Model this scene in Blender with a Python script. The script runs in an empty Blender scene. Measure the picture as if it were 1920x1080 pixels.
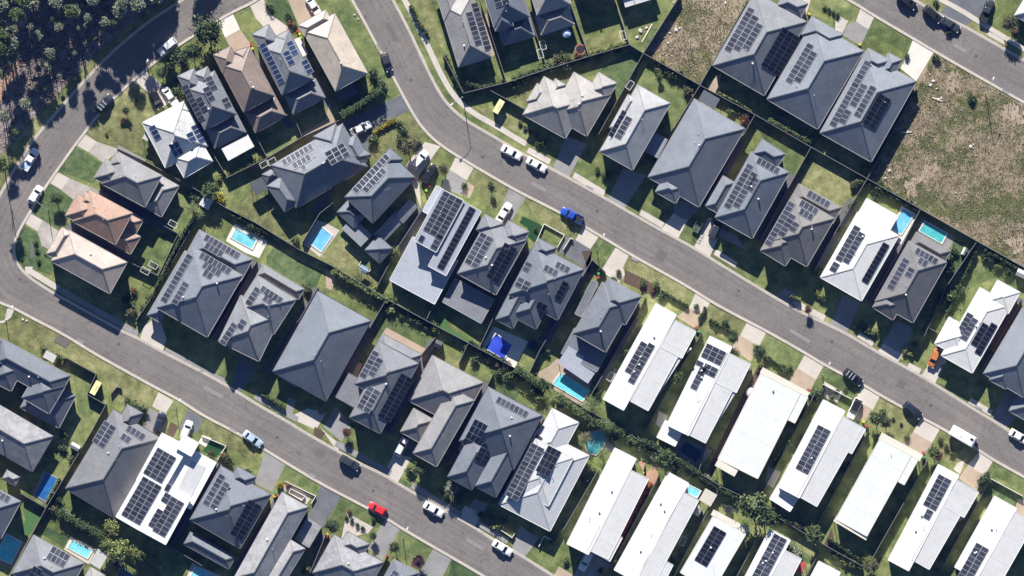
import bpy, bmesh, math, random
from mathutils import Vector, Matrix
random.seed(11)
S = 0.115                      # metres per survey unit (one unit = one photo pixel on the ground)
sc = bpy.context.scene
COL = sc.collection
R = math.radians

def W(px, py, z=0.0):
    return Vector(((px-960)*S, (540-py)*S, z))
def W2(px, py):
    return Vector(((px-960)*S, (540-py)*S))

# ------------------------------------------------------------------ materials
MATS = {}
class NT:
    def __init__(self, name):
        self.m = bpy.data.materials.new(name); self.m.use_nodes = True
        self.t = self.m.node_tree; self.b = self.t.nodes['Principled BSDF']
    def n(self, typ, **kw):
        x = self.t.nodes.new(typ)
        for k, v in kw.items():
            if hasattr(x, k): setattr(x, k, v)
            else: x.inputs[k].default_value = v
        return x
    def l(self, a, b): self.t.links.new(a, b)
    def pos(self, sx=1, sy=1, sz=1):
        g = self.n('ShaderNodeNewGeometry'); m = self.n('ShaderNodeMapping')
        m.inputs['Scale'].default_value = (sx, sy, sz)
        self.l(g.outputs['Position'], m.inputs['Vector']); return m.outputs['Vector']
    def noise(self, vec, scale, detail=3, rough=.6):
        n = self.n('ShaderNodeTexNoise'); n.inputs['Scale'].default_value = scale
        n.inputs['Detail'].default_value = detail; n.inputs['Roughness'].default_value = rough
        if vec is not None: self.l(vec, n.inputs['Vector'])
        return n.outputs['Fac']
    def ramp(self, fac, stops):
        r = self.n('ShaderNodeValToRGB'); e = r.color_ramp.elements
        while len(e) < len(stops): e.new(0.5)
        for i, (p, c) in enumerate(stops):
            e[i].position = p; e[i].color = (c[0], c[1], c[2], 1)
        self.l(fac, r.inputs['Fac']); return r.outputs['Color']
    def mix(self, fac, a, b, typ='MIX'):
        m = self.n('ShaderNodeMix'); m.data_type = 'RGBA'; m.blend_type = typ
        for s, v in ((0, fac), (6, a), (7, b)):
            if hasattr(v, 'is_linked') or hasattr(v, 'links'): self.l(v, m.inputs[s])
            else: m.inputs[s].default_value = v if s == 0 else (v[0], v[1], v[2], 1)
        return m.outputs[2]
    def math(self, op, a, b=None):
        m = self.n('ShaderNodeMath'); m.operation = op
        for i, v in enumerate((a, b)):
            if v is None: continue
            if hasattr(v, 'links'): self.l(v, m.inputs[i])
            else: m.inputs[i].default_value = v
        return m.outputs[0]
    def bump(self, h, strength, dist):
        b = self.n('ShaderNodeBump'); b.inputs['Strength'].default_value = strength
        b.inputs['Distance'].default_value = dist
        self.l(h, b.inputs['Height']); self.l(b.outputs['Normal'], self.b.inputs['Normal'])
    def col(self, c):
        if hasattr(c, 'links'): self.l(c, self.b.inputs['Base Color'])
        else: self.b.inputs['Base Color'].default_value = (c[0], c[1], c[2], 1)
    def rough(self, r, spec=None, metal=None):
        self.b.inputs['Roughness'].default_value = r
        if spec is not None: self.b.inputs['Specular IOR Level'].default_value = spec
        if metal is not None: self.b.inputs['Metallic'].default_value = metal

def sh(c, k): return tuple(min(1, max(0, x*k)) for x in c)

def mat_plain(name, c, rough=.6, spec=.4, var=.12, scale=3.0, metal=0):
    if name in MATS: return MATS[name]
    t = NT(name); v = t.pos()
    f = t.noise(v, scale, 4)
    t.col(t.ramp(f, [(.3, sh(c, 1-var)), (.7, sh(c, 1+var))])); t.rough(rough, spec, metal)
    MATS[name] = t.m; return t.m

def mat_tile(name, c, var=.14, bump=.5, dist=.02, stain=.0, stainc=(.4, .39, .37)):
    """Concrete roof tiles: courses follow the UV (u along the eave, v up the slope, metres)."""
    if name in MATS: return MATS[name]
    c = sh(c, .8 if max(c) < .25 else .85)
    t = NT(name)
    uv = t.n('ShaderNodeTexCoord').outputs['UV']
    sx = t.n('ShaderNodeSeparateXYZ'); t.l(uv, sx.inputs[0])
    cv = t.math('DIVIDE', sx.outputs['Y'], .42); cu = t.math('DIVIDE', sx.outputs['X'], .40)
    fv = t.math('FRACT', cv); 
    idv = t.math('FLOOR', cv); idu = t.math('FLOOR', t.math('ADD', cu, t.math('MULTIPLY', idv, .5)))
    cb = t.n('ShaderNodeCombineXYZ'); t.l(idu, cb.inputs[0]); t.l(idv, cb.inputs[1])
    wn = t.n('ShaderNodeTexWhiteNoise'); wn.noise_dimensions = '2D'; t.l(cb.outputs[0], wn.inputs['Vector'])
    base = t.ramp(wn.outputs['Value'], [(0, sh(c, 1-var)), (1, sh(c, 1+var))])
    p = t.pos()
    n1 = t.noise(p, .35, 4)
    base = t.mix(.4, base, t.ramp(n1, [(.36, sh(c, .7)), (.64, sh(c, 1.35))]))
    n3 = t.noise(t.pos(1, 1, 1), 2.2, 4, .7)
    base = t.mix(.3, base, t.ramp(n3, [(.4, (.7, .7, .7)), (.6, (1.25, 1.25, 1.25))]), 'MULTIPLY')
    oi = t.n('ShaderNodeObjectInfo')
    base = t.mix(1.0, base, t.ramp(oi.outputs['Random'], [(0, (.86, .86, .88)), (1, (1.14, 1.13, 1.1))]), 'MULTIPLY')
    if stain:
        n2 = t.noise(p, .55, 5, .65)
        f = t.ramp(n2, [(.45, (0, 0, 0)), (.62, (stain, stain, stain))])
        base = t.mix(f, base, stainc)
    step_shade = t.math('LESS_THAN', fv, .16)  # dark band per course: the shadow of the tile step put into the colour
    base = t.mix(t.math('MULTIPLY', step_shade, .8), base, sh(c, .3))
    t.col(base); t.rough(.7, 1.0)
    fu = t.math('FRACT', cu)
    roll = t.math('MULTIPLY', t.math('SINE', t.math('MULTIPLY', fu, 6.2832)), .15)
    h = t.math('ADD', t.math('SUBTRACT', 1.0, fv), roll)
    t.bump(h, bump, dist)
    MATS[name] = t.m; return t.m

def mat_metal(name, c, period=.76, rough=.42, var=.07, dist=.02):
    """Folded sheet roof: ribs run up the slope."""
    if name in MATS: return MATS[name]
    t = NT(name)
    uv = t.n('ShaderNodeTexCoord').outputs['UV']
    sx = t.n('ShaderNodeSeparateXYZ'); t.l(uv, sx.inputs[0])
    fu = t.math('FRACT', t.math('DIVIDE', sx.outputs['X'], period))
    rib = t.math('LESS_THAN', fu, .14)
    p = t.pos()
    n1 = t.noise(p, .4, 5, .65); n2 = t.noise(p, 6, 3)
    base = t.ramp(n1, [(.3, sh(c, 1-var)), (.7, sh(c, 1+var))])
    base = t.mix(.15, base, t.ramp(n2, [(.3, sh(c, .8)), (.7, sh(c, 1.1))]))
    base = t.mix(t.math('MULTIPLY', rib, .24), base, sh(c, .55))
    lap = t.math('LESS_THAN', t.math('FRACT', t.math('DIVIDE', sx.outputs['Y'], 5.7)), .012)
    base = t.mix(t.math('MULTIPLY', lap, .5), base, sh(c, .5))
    n4 = t.noise(t.pos(), .9, 5, .7)
    base = t.mix(.35, base, t.ramp(n4, [(.40, (.82, .81, .79)), (.58, (1, 1, 1))]), 'MULTIPLY')
    t.col(base); t.rough(rough, .4)
    t.bump(rib, .5, dist)
    MATS[name] = t.m; return t.m

def mat_ground(name, stops, scale, fine, finek=.35, bump=.4, dist=.08, rough=.95, big=.05, bigk=.3, warp=None):
    if name in MATS: return MATS[name]
    t = NT(name); v = t.pos()
    a = t.noise(v, scale, 5, .68); b = t.noise(v, fine, 3, .7); c = t.noise(v, big, 3, .5)
    f = t.math('ADD', t.math('MULTIPLY', a, 1-finek-bigk), t.math('ADD', t.math('MULTIPLY', b, finek), t.math('MULTIPLY', c, bigk)))
    t.col(t.ramp(f, stops)); t.rough(rough, .15)
    t.bump(b, bump, dist)
    MATS[name] = t.m; return t.m

# ------------------------------------------------------------------ mesh helpers
def build(name, bm, mat, parent=None, loc=None, smooth=False, kind=None, uv=False):
    """Link a bmesh (in world coordinates, or relative to loc) as one object."""
    me = bpy.data.meshes.new(name)
    bm.to_mesh(me); bm.free()
    for m in (mat if isinstance(mat, (list, tuple)) else [mat]): me.materials.append(m)
    if smooth:
        me.polygons.foreach_set('use_smooth', [True]*len(me.polygons))
    o = bpy.data.objects.new(name, me); COL.objects.link(o)
    if parent is not None: o.parent = parent
    if loc is not None: o.location = loc
    if kind: o['kind'] = kind
    return o

THINGS = []
def tag(o, label, cat, group=None, kind=None):
    o['label'] = label; o['category'] = cat
    if group: o['group'] = group
    if kind: o['kind'] = kind
    THINGS.append(o)
    return o
def thing(name, label, cat, loc, rz=0, group=None):
    o = bpy.data.objects.new(name, None); COL.objects.link(o)
    o.empty_display_size = .5; o.location = loc; o.rotation_euler = (0, 0, rz)
    return tag(o, label, cat, group)

def box(bm, c, d, rz=0, mat=0):
    """Axis box centred at c with dimensions d, turned rz about z."""
    M = Matrix.Translation(Vector(c)) @ Matrix.Rotation(rz, 4, 'Z')
    vs = [bm.verts.new(M @ Vector((sx*d[0]/2, sy*d[1]/2, sz*d[2]/2))) for sx in (-1, 1) for sy in (-1, 1) for sz in (-1, 1)]
    for q in ((0, 1, 3, 2), (4, 6, 7, 5), (0, 4, 5, 1), (2, 3, 7, 6), (0, 2, 6, 4), (1, 5, 7, 3)):
        f = bm.faces.new([vs[i] for i in q]); f.material_index = mat
    return vs

def bar(bm, p, q, w, h, up=Vector((0, 0, 1))):
    p = Vector(p); q = Vector(q); d = (q-p)
    if d.length < 1e-4: return
    d.normalize(); s = d.cross(up)
    if s.length < 1e-4: s = Vector((1, 0, 0))
    s.normalize(); u = s.cross(d)
    vs = []
    for e in (p, q):
        for a, b in ((-1, -1), (1, -1), (1, 1), (-1, 1)):
            vs.append(bm.verts.new(e + s*(a*w/2) + u*(b*h/2)))
    for f in ((3, 2, 1, 0), (4, 5, 6, 7), (0, 1, 5, 4), (1, 2, 6, 5), (2, 3, 7, 6), (3, 0, 4, 7)):
        bm.faces.new([vs[i] for i in f])

def tube(bm, pts, r, n=8, r2=None):
    rings = []
    for i, p in enumerate(pts):
        p = Vector(p)
        a = Vector(pts[max(0, i-1)]); b = Vector(pts[min(len(pts)-1, i+1)])
        d = (b-a).normalized(); s = d.cross(Vector((0, 0, 1)))
        if s.length < 1e-3: s = Vector((1, 0, 0))
        s.normalize(); u = s.cross(d)
        rr = r if r2 is None else r + (r2-r)*i/(len(pts)-1)
        rings.append([bm.verts.new(p + s*rr*math.cos(2*math.pi*k/n) + u*rr*math.sin(2*math.pi*k/n)) for k in range(n)])
    for i in range(len(rings)-1):
        for k in range(n):
            bm.faces.new((rings[i][k], rings[i][(k+1) % n], rings[i+1][(k+1) % n], rings[i+1][k]))
    bm.faces.new(list(reversed(rings[0]))); bm.faces.new(rings[-1])

def lathe(bm, prof, c=(0, 0, 0), n=14):
    rings = []
    for r, z in prof:
        rings.append([bm.verts.new((c[0]+r*math.cos(2*math.pi*k/n), c[1]+r*math.sin(2*math.pi*k/n), c[2]+z)) for k in range(n)])
    for i in range(len(rings)-1):
        for k in range(n):
            bm.faces.new((rings[i][k], rings[i][(k+1) % n], rings[i+1][(k+1) % n], rings[i+1][k]))
    bm.faces.new(list(reversed(rings[0]))); bm.faces.new(rings[-1])

def poly_sheet(bm, pts, z):
    vs = [bm.verts.new(W(x, y, z)) for x, y in pts]
    f = bm.faces.new(vs)
    if f.normal.z < 0: f.normal_flip()
    f.normal_update()
    if f.normal.z < 0: f.normal_flip()
    return f
def slab(name, pts, z, mat, parent=None, kind='structure', thick=None):
    """A flat sheet (or raised slab) whose outline is given in survey units."""
    bm = bmesh.new()
    f = poly_sheet(bm, pts, z)
    if thick:
        bmesh.ops.recalc_face_normals(bm, faces=[f])
        if f.normal.z > 0: f.normal_flip()
        r = bmesh.ops.extrude_face_region(bm, geom=[f])
        for v in [g for g in r['geom'] if isinstance(g, bmesh.types.BMVert)]: v.co.z += thick
        bmesh.ops.recalc_face_normals(bm, faces=bm.faces)
    bmesh.ops.triangulate(bm, faces=[f for f in bm.faces if len(f.verts) > 4])
    return build(name, bm, mat, parent, kind=kind)

def offset_line(pts, d):
    """Mitred offset of a polyline (world 2D vectors) by d to its left."""
    out = []
    n = len(pts)
    for i in range(n):
        a = pts[max(0, i-1)]; b = pts[i]; c = pts[min(n-1, i+1)]
        d1 = (b-a) if i > 0 else (c-b); d2 = (c-b) if i < n-1 else (b-a)
        d1 = d1.normalized(); d2 = d2.normalized()
        n1 = Vector((-d1.y, d1.x)); n2 = Vector((-d2.y, d2.x)); m = n1+n2
        if m.length < 1e-3: m = n1
        m.normalize(); k = max(.4, m.dot(n1))
        out.append(b + m*(d/k))
    return out
def smooth_line(pts, it=2):
    for _ in range(it):
        o = [pts[0]]
        for a, b in zip(pts, pts[1:]):
            o += [a*.75+b*.25, a*.25+b*.75]
        o.append(pts[-1]); pts = o
    return pts
def strip(bm, pts, d0, d1, z0, z1):
    """Box section between two offsets of a polyline."""
    a = offset_line(pts, d0); b = offset_line(pts, d1)
    rings = []
    for p, q in zip(a, b):
        rings.append([bm.verts.new((p.x, p.y, z0)), bm.verts.new((q.x, q.y, z0)), bm.verts.new((q.x, q.y, z1)), bm.verts.new((p.x, p.y, z1))])
    for r0, r1 in zip(rings, rings[1:]):
        for k in range(4):
            bm.faces.new((r0[k], r0[(k+1) % 4], r1[(k+1) % 4], r1[k]))
    bm.faces.new(rings[0]); bm.faces.new(list(reversed(rings[-1])))
    bmesh.ops.recalc_face_normals(bm, faces=bm.faces)
# ------------------------------------------------------------------ houses
class Rect:
    def __init__(s, kind, e, c, pitch):
        s.kind = kind; s.e = e; s.t = math.tan(R(pitch))
        A, B, C = W2(c[0], c[1]), W2(c[2], c[3]), W2(c[4], c[5])
        s.A = A; s.u = (B-A).normalized(); s.L = (B-A).length
        v = Vector((-s.u.y, s.u.x)); w = v.dot(C-A)
        if w < 0: v = -v; w = -w
        s.v = v; s.Wd = w
    def loc(s, p):
        d = p-s.A; return d.dot(s.u), d.dot(s.v)
    def wp(s, x, y, z):
        p = s.A + s.u*x + s.v*y; return Vector((p.x, p.y, z))
    def height(s, p):
        x, y = s.loc(p)
        if not (-.05 <= x <= s.L+.05 and -.05 <= y <= s.Wd+.05): return None
        g2 = None
        if s.kind == 'h':
            k = min((x, 0), (s.L-x, 1), (y, 2), (s.Wd-y, 3))
            g2 = (s.u, -s.u, s.v, -s.v)[k[1]]*s.t
            return s.e + k[0]*s.t, g2
        if s.kind == 'f': return s.e, s.u*0
        if s.kind == 's': return s.e - (s.L-x)*s.t, s.u*s.t
        if s.kind == 'S': return s.e - x*s.t, -s.u*s.t
        if s.kind == 'g':
            if y < s.Wd/2: return s.e+y*s.t, s.v*s.t
            return s.e+(s.Wd-y)*s.t, -s.v*s.t
    def solid(s, bm):
        L, Wd, e, t = s.L, s.Wd, s.e, s.t
        th = .22
        P = s.wp
        if s.kind == 'h':
            b = [bm.verts.new(P(*q, e-th)) for q in ((0, 0), (L, 0), (L, Wd), (0, Wd))]
            m = [bm.verts.new(P(*q, e)) for q in ((0, 0), (L, 0), (L, Wd), (0, Wd))]
            h = min(L, Wd)/2
            fs = [b]
            for i in range(4): fs.append([b[i], b[(i+1) % 4], m[(i+1) % 4], m[i]])
            if abs(L-Wd) < .05:
                r = bm.verts.new(P(L/2, Wd/2, e+h*t))
                for i in range(4): fs.append([m[i], m[(i+1) % 4], r])
            elif L > Wd:
                r1 = bm.verts.new(P(h, h, e+h*t)); r2 = bm.verts.new(P(L-h, h, e+h*t))
                fs += [[m[0], m[1], r2, r1], [m[1], m[2], r2], [m[2], m[3], r1, r2], [m[3], m[0], r1]]
            else:
                r1 = bm.verts.new(P(h, h, e+h*t)); r2 = bm.verts.new(P(h, Wd-h, e+h*t))
                fs += [[m[0], m[1], r1], [m[1], m[2], r2, r1], [m[2], m[3], r2], [m[3], m[0], r1, r2]]
        else:
            if s.kind == 'f': z = [e]*4
            elif s.kind == 's': z = [e-L*t, e, e, e-L*t]
            elif s.kind == 'S': z = [e, e-L*t, e-L*t, e]
            q = ((0, 0), (L, 0), (L, Wd), (0, Wd))
            b = [bm.verts.new(P(*q[i], z[i]-th)) for i in range(4)]
            m = [bm.verts.new(P(*q[i], z[i])) for i in range(4)]
            fs = [b, m]
            for i in range(4): fs.append([b[i], b[(i+1) % 4], m[(i+1) % 4], m[i]])
        for f in fs: bm.faces.new(f)
        bmesh.ops.recalc_face_normals(bm, faces=bm.faces)
    def low(s):
        return s.e - (s.L*s.t if s.kind in 'sS' else 0)
    def wall(s, bm, inset, top):
        L, Wd = s.L, s.Wd
        i = min(inset, L*.25, Wd*.25)
        q = ((i, i), (L-i, i), (L-i, Wd-i), (i, Wd-i))
        b = [bm.verts.new(s.wp(*a, -.05)) for a in q]; m = [bm.verts.new(s.wp(*a, top)) for a in q]
        bm.faces.new(b); bm.faces.new(m)
        for k in range(4): bm.faces.new([b[k], b[(k+1) % 4], m[(k+1) % 4], m[k]])
        bmesh.ops.recalc_face_normals(bm, faces=bm.faces)

def union(bms):
    """Exact boolean union of closed solids -> bmesh."""
    if len(bms) == 1: return bms[0]
    col = bpy.data.collections.new('operands'); COL.children.link(col)
    obs = []
    for i, b in enumerate(bms):
        me = bpy.data.meshes.new('operand'); b.to_mesh(me); b.free()
        o = bpy.data.objects.new('operand', me); obs.append(o)
        (COL if i == 0 else col).objects.link(o)
    m = obs[0].modifiers.new('join', 'BOOLEAN'); m.operation = 'UNION'; m.solver = 'EXACT'
    m.operand_type = 'COLLECTION'; m.collection = col
    dg = bpy.context.evaluated_depsgraph_get(); dg.update()
    me = bpy.data.meshes.new_from_object(obs[0].evaluated_get(dg))
    out = bmesh.new(); out.from_mesh(me)
    bpy.data.meshes.remove(me)
    if len(out.faces) < 5:
        for o in obs: out.from_mesh(o.data)
    for o in obs:
        d = o.data; bpy.data.objects.remove(o); bpy.data.meshes.remove(d)
    bpy.data.collections.remove(col)
    bmesh.ops.remove_doubles(out, verts=out.verts, dist=.004)
    bmesh.ops.dissolve_limit(out, angle_limit=R(1), verts=out.verts, edges=out.edges)
    return out

def roof_uv(bm):
    uvl = bm.loops.layers.uv.new('UVMap')
    bm.normal_update()
    for f in bm.faces:
        n = f.normal
        if abs(n.z) < .98 and abs(n.z) > .05:
            sl = Vector((-n.x, -n.y, 0)); sl = (sl - n*sl.dot(n)).normalized() if n.z > 0 else Vector((0, 1, 0))
            if sl.z < 0: sl = -sl
        else: sl = ROOFV
        ta = sl.cross(n).normalized() if sl.cross(n).length > 1e-4 else Vector((1, 0, 0))
        for l in f.loops: l[uvl].uv = (l.vert.co.dot(ta), l.vert.co.dot(sl))
ROOFV = Vector((0, 1, 0))

def clean_edges(bm):
    caps, eaves, valleys = [], [], []
    for e in bm.edges:
        if len(e.link_faces) != 2: continue
        a, b = e.link_faces
        if a.normal.z > .1 and b.normal.z > .1:
            try: s = e.calc_face_angle_signed()
            except ValueError: continue
            if s > .06: caps.append((e.verts[0].co.copy(), e.verts[1].co.copy()))
            elif s < -.06: valleys.append((e.verts[0].co.copy(), e.verts[1].co.copy()))
        else:
            if b.normal.z > .1: a, b = b, a
            if a.normal.z > .1 and abs(b.normal.z) < .1:
                p, q = e.verts[0].co, e.verts[1].co
                mid = (p+q)/2
                low = min(v.co.z for v in b.verts)
                try: s = e.calc_face_angle_signed()
                except ValueError: continue
                if s > .06: eaves.append((p.copy(), q.copy(), b.normal.copy()))
    return caps, eaves, valleys

# one photovoltaic panel, 1 x 1, shared by every array (frame rim and cell face)
def panel_mesh(frame, cell, inset, halfcut=False):
    bm = bmesh.new()
    o = [bm.verts.new((x, y, z)) for z in (0, 1) for x, y in ((-.5, -.5), (.5, -.5), (.5, .5), (-.5, .5))]
    k = .5-inset
    i = [bm.verts.new((x, y, 1.0)) for x, y in ((-k, -k), (k, -k), (k, k), (-k, k))]
    bm.faces.new(o[3::-1])
    for a in range(4):
        b = (a+1) % 4
        bm.faces.new((o[a], o[b], o[4+b], o[4+a])); bm.faces.new((o[4+a], o[4+b], i[b], i[a]))
    f = bm.faces.new(i); f.material_index = 1
    me = bpy.data.meshes.new('solar_panel'); bm.to_mesh(me); bm.free()
    me.materials.append(frame); me.materials.append(cell); return me

DEBUG = False
HOUSES = []     # (object, centre, landmark)
def house(name, label, lm, mat, trim, wallm, pitch, rects, solar=(), cat='house', patio_mat=None, vents=2, panel='k', capm=None, upper=True):
    rs = []
    for r in rects:
        kind, e, c = r[0], r[1], r[2]
        p = r[3] if len(r) > 3 else pitch
        rs.append((Rect(kind if kind != 'p' else 'f', e, c, p), kind))
    main = rs[0][0]
    cx = main.A + main.u*main.L/2 + main.v*main.Wd/2
    loc = Vector((cx.x, cx.y, 0))
    root = thing(name, label, cat, loc)
    HOUSES.append((root, cx, lm))
    global ROOFV
    emax = max(r.e for r, k in rs if k != 'p') 
    groups = {}
    for r, k in rs:
        nm = 'patio_roof' if k == 'p' else ('roof' if r.e > emax-1.0 else 'lower_roof')
        if k == 'f' and nm == 'lower_roof' : nm = 'flat_roof'
        groups.setdefault(nm, []).append(r)
    def rel(bm):
        bmesh.ops.translate(bm, vec=-loc, verts=bm.verts)
    capb = []; 
    for nm, lst in groups.items():
        if nm == 'patio_roof':
            for r in lst:
                bm = bmesh.new(); r.solid(bm); ROOFV = Vector((r.v.x, r.v.y, 0)); roof_uv(bm)
                rel(bm); po = build('patio_roof', bm, patio_mat or mat, root)
                for x, y in ((.2, .2), (r.L-.2, .2), (r.L-.2, r.Wd-.2), (.2, r.Wd-.2)):
                    pb = bmesh.new(); q = r.wp(x, y, 0)
                    bar(pb, q, q+Vector((0, 0, r.e-.22)), .1, .1); rel(pb); build('post', pb, trim, po)
            continue
        solids = []
        for r in lst:
            bm = bmesh.new(); r.solid(bm); solids.append(bm)
        bm = union(solids)
        ROOFV = Vector((main.v.x, main.v.y, 0)); roof_uv(bm)
        caps, eaves, valleys = clean_edges(bm)
        rel(bm); ro = build(nm, bm, mat, root)
        cb = bmesh.new()
        hip = any(r.kind in 'hg' for r in lst)
        for p, q in (caps if hip else []):
            bar(cb, p-loc+Vector((0, 0, .03)), q-loc+Vector((0, 0, .03)), .2, .08)
        if len(cb.faces): build('ridge_edging', cb, capm or mat, ro)
        else: cb.free()
        gb = bmesh.new()
        for p, q, nn in eaves:
            off = Vector((nn.x, nn.y, 0)).normalized()*.055 - loc + Vector((0, 0, -.03))
            bar(gb, p+off, q+off, .11, .13)
        if len(gb.faces): build('gutter_edging', gb, trim, ro)
        else: gb.free()
    walls = []
    for r, k in rs:
        if k == 'p': continue
        bm = bmesh.new(); r.wall(bm, .45 if k == 'h' else .2, r.low()-.12); walls.append(bm)
    bm = union(walls); rel(bm); build('wall', bm, wallm, root)
    # solar arrays
    def surf(p):
        best = None
        for r, k in rs:
            h = r.height(p)
            if h and (best is None or h[0] > best[0]): best = h
        return best
    for a in solar:
        cc = main.loc(W2(a[0], a[1])); hh = surf(W2(a[0], a[1])); wu, wv = a[2], a[3]
        sp, ev = 13.4, 9.2
        if hh and hh[1].length > .08:
            au, av = (sp, ev) if abs(hh[1].dot(main.u)) > abs(hh[1].dot(main.v)) else (ev, sp)
        else:
            er = lambda p, q: abs(wu/p-round(wu/p))+abs(wv/q-round(wv/q))
            au, av = (sp, ev) if er(sp, ev) <= er(ev, sp)+.15 else (ev, sp)
        nu, nv = max(1, round(wu/au)), max(1, round(wv/av))
        x0, x1, y0, y1 = cc[0]-nu*au*S/2, cc[0]+nu*au*S/2, cc[1]-nv*av*S/2, cc[1]+nv*av*S/2
        cen = main.A + main.u*((x0+x1)/2) + main.v*((y0+y1)/2)
        hh = surf(cen)
        if not hh: hh = (emax, Vector((0, 0)))
        z0, g = hh
        nrm = Vector((-g.x, -g.y, 1)).normalized()
        du = Vector((main.u.x, main.u.y, g.dot(main.u))); dv = Vector((main.v.x, main.v.y, g.dot(main.v)))
        C0 = Vector((cen.x, cen.y, z0)) + nrm*.10
        bm = bmesh.new()
        hx, hy = (x1-x0)/2, (y1-y0)/2
        bar(bm, C0-loc-du*hx*.97-nrm*.03, C0-loc+du*hx*.97-nrm*.03, .3, .05, nrm)
        ar = build('solar_array', bm, M_ALU, root)
        me = PANELS[a[4] if len(a) > 4 else panel]
        sx, sy = (x1-x0)/nu, (y1-y0)/nv
        for i in range(nu):
            for j in range(nv):
                o = bpy.data.objects.new('solar_panel', me); COL.objects.link(o); o.parent = ar
                c = C0 + du*(x0+sx*(i+.5)-(x0+x1)/2) + dv*(y0+sy*(j+.5)-(y0+y1)/2) - loc
                ex = du*(sx-.03); ey = dv*(sy-.03); ez = nrm*.05
                if ex.cross(ey).dot(ez) < 0: ex = -ex
                o.matrix_local = Matrix(((ex.x, ey.x, ez.x, c.x), (ex.y, ey.y, ez.y, c.y), (ex.z, ey.z, ez.z, c.z), (0, 0, 0, 1)))
    rnd = random.Random(name+label)
    for _ in range(vents):
        x = main.L*rnd.uniform(.3, .7); y = main.Wd*rnd.uniform(.25, .75)
        p = main.A+main.u*x+main.v*y; h = surf(p)
        if not h: continue
        bm = bmesh.new(); c = (p.x-loc.x, p.y-loc.y, h[0]-.05)
        if rnd.random() < .5:
            lathe(bm, [(.055, 0), (.055, .55), (.09, .56), (.09, .64), (.02, .66)], c, 8)
        else:
            lathe(bm, [(.15, 0), (.15, .25), (.2, .28), (.22, .4), (.16, .5), (.04, .54)], c, 12)
        build('roof_vent', bm, M_VENT, root)
    if rnd.random() < .35:
        x = main.L*rnd.uniform(.25, .75); y = main.Wd*rnd.uniform(.25, .75)
        p = main.A+main.u*x+main.v*y; h = surf(p)
        if h:
            bm = bmesh.new(); c = Vector((p.x-loc.x, p.y-loc.y, h[0]))
            bar(bm, c, c+Vector((0, 0, 1.6)), .04, .04)
            bar(bm, c+Vector((-.7, -.2, 1.5)), c+Vector((.7, .2, 1.5)), .03, .03)
            for k in (-.5, -.25, 0, .25, .5):
                b = c+Vector((k*1.2, k*.35, 1.5)); bar(bm, b+Vector((.1, -.35, .02)), b+Vector((-.1, .35, .02)), .02, .02)
            build('antenna', bm, M_ALU, root)
    return root
# ------------------------------------------------------------------ shared materials
M_ALU = mat_plain('aluminium', (.55, .56, .58), .35, .5, .05, metal=.8)
M_VENT = mat_plain('vent_metal', (.62, .62, .62), .4, .5, .05)
def cellmat(name, c, rough=.2):
    t = NT(name); oi = t.n('ShaderNodeObjectInfo')
    t.col(t.ramp(oi.outputs['Random'], [(0, sh(c, .75)), (1, sh(c, 1.5))])); t.rough(rough, .5); return t.m
M_CELL = cellmat('pv_cell', (.026, .028, .038), .3); M_CELLD = cellmat('pv_cell_dark', (.010, .011, .017)); M_CELLB = cellmat('pv_cell_blue', (.02, .032, .075))
M_FRK = mat_plain('pv_black_frame', (.10, .10, .11), .4, .4, .05)
M_FRA = mat_plain('pv_alu_frame', (.33, .34, .36), .4, .4, .05)
PANELS = {'k': panel_mesh(M_FRA, M_CELL, .028), 'd': panel_mesh(M_FRK, M_CELLD, .03), 'b': panel_mesh(M_FRA, M_CELLB, .045), 'w': panel_mesh(M_FRA, M_CELL, .05)}
T_CHAR = mat_tile('tile_charcoal', (.108, .124, .155))
T_GREY = mat_tile('tile_grey', (.170, .178, .198))
T_MID = mat_tile('tile_mid_grey', (.225, .22, .218))
T_PALE = mat_tile('tile_pale', (.30, .285, .27))
T_SAND = mat_tile('tile_sand', (.43, .365, .30), .1)
T_PINK = mat_tile('tile_pink_sand', (.36, .30, .26), .1)
T_BROWN = mat_tile('tile_brown', (.215, .155, .125))
T_TERRA = mat_tile('tile_terracotta', (.37, .215, .145), .2)
T_WHITE = mat_tile('tile_white', (.50, .50, .50), .06)
T_LICH2 = mat_tile('tile_lichen_grey', (.23, .23, .24), .14, stain=.35, stainc=(.36, .355, .36))
T_SMOOTH = mat_tile('tile_smooth_slate', (.120, .140, .175), .1, .35, .03)
T_SMOOTH2 = mat_tile('tile_smooth_grey', (.158, .178, .212), .1, .35, .03)
T_UMB = mat_tile('tile_umber', (.125, .132, .148), .12, .35, .03, stain=.35, stainc=(.14, .11, .095))
S_WHITE = mat_metal('sheet_white', (.57, .562, .545), .7, .4, .04)
S_CREAM = mat_metal('sheet_cream', (.56, .52, .44), .4, .5, .05)
S_OFF = mat_metal('sheet_offwhite', (.54, .55, .54), .4, .45, .04)
S_LGREY = mat_metal('sheet_light_grey', (.44, .445, .45), .7, .4, .06)
S_LILAC = mat_metal('sheet_lilac_grey', (.30, .315, .36), .7, .4, .06)
S_GREY = mat_metal('sheet_grey', (.21, .22, .24), .76, .42, .06)
S_DARK = mat_metal('sheet_dark', (.075, .08, .088), .76, .45, .06)
P_WHITE = mat_plain('paint_white', (.62, .61, .59), .5)
P_CREAM = mat_plain('paint_cream', (.52, .47, .38), .5)
P_GREYT = mat_plain('trim_grey', (.12, .12, .125), .45)
P_DARKT = mat_plain('trim_dark', (.05, .052, .056), .45)
P_LT = mat_plain('trim_pale', (.27, .26, .25), .45)
W_BRICK = mat_plain('wall_brick', (.30, .24, .20), .85, .2, .2, 6)
W_GREY = mat_plain('wall_grey', (.30, .30, .30), .8, .2, .08)
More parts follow.
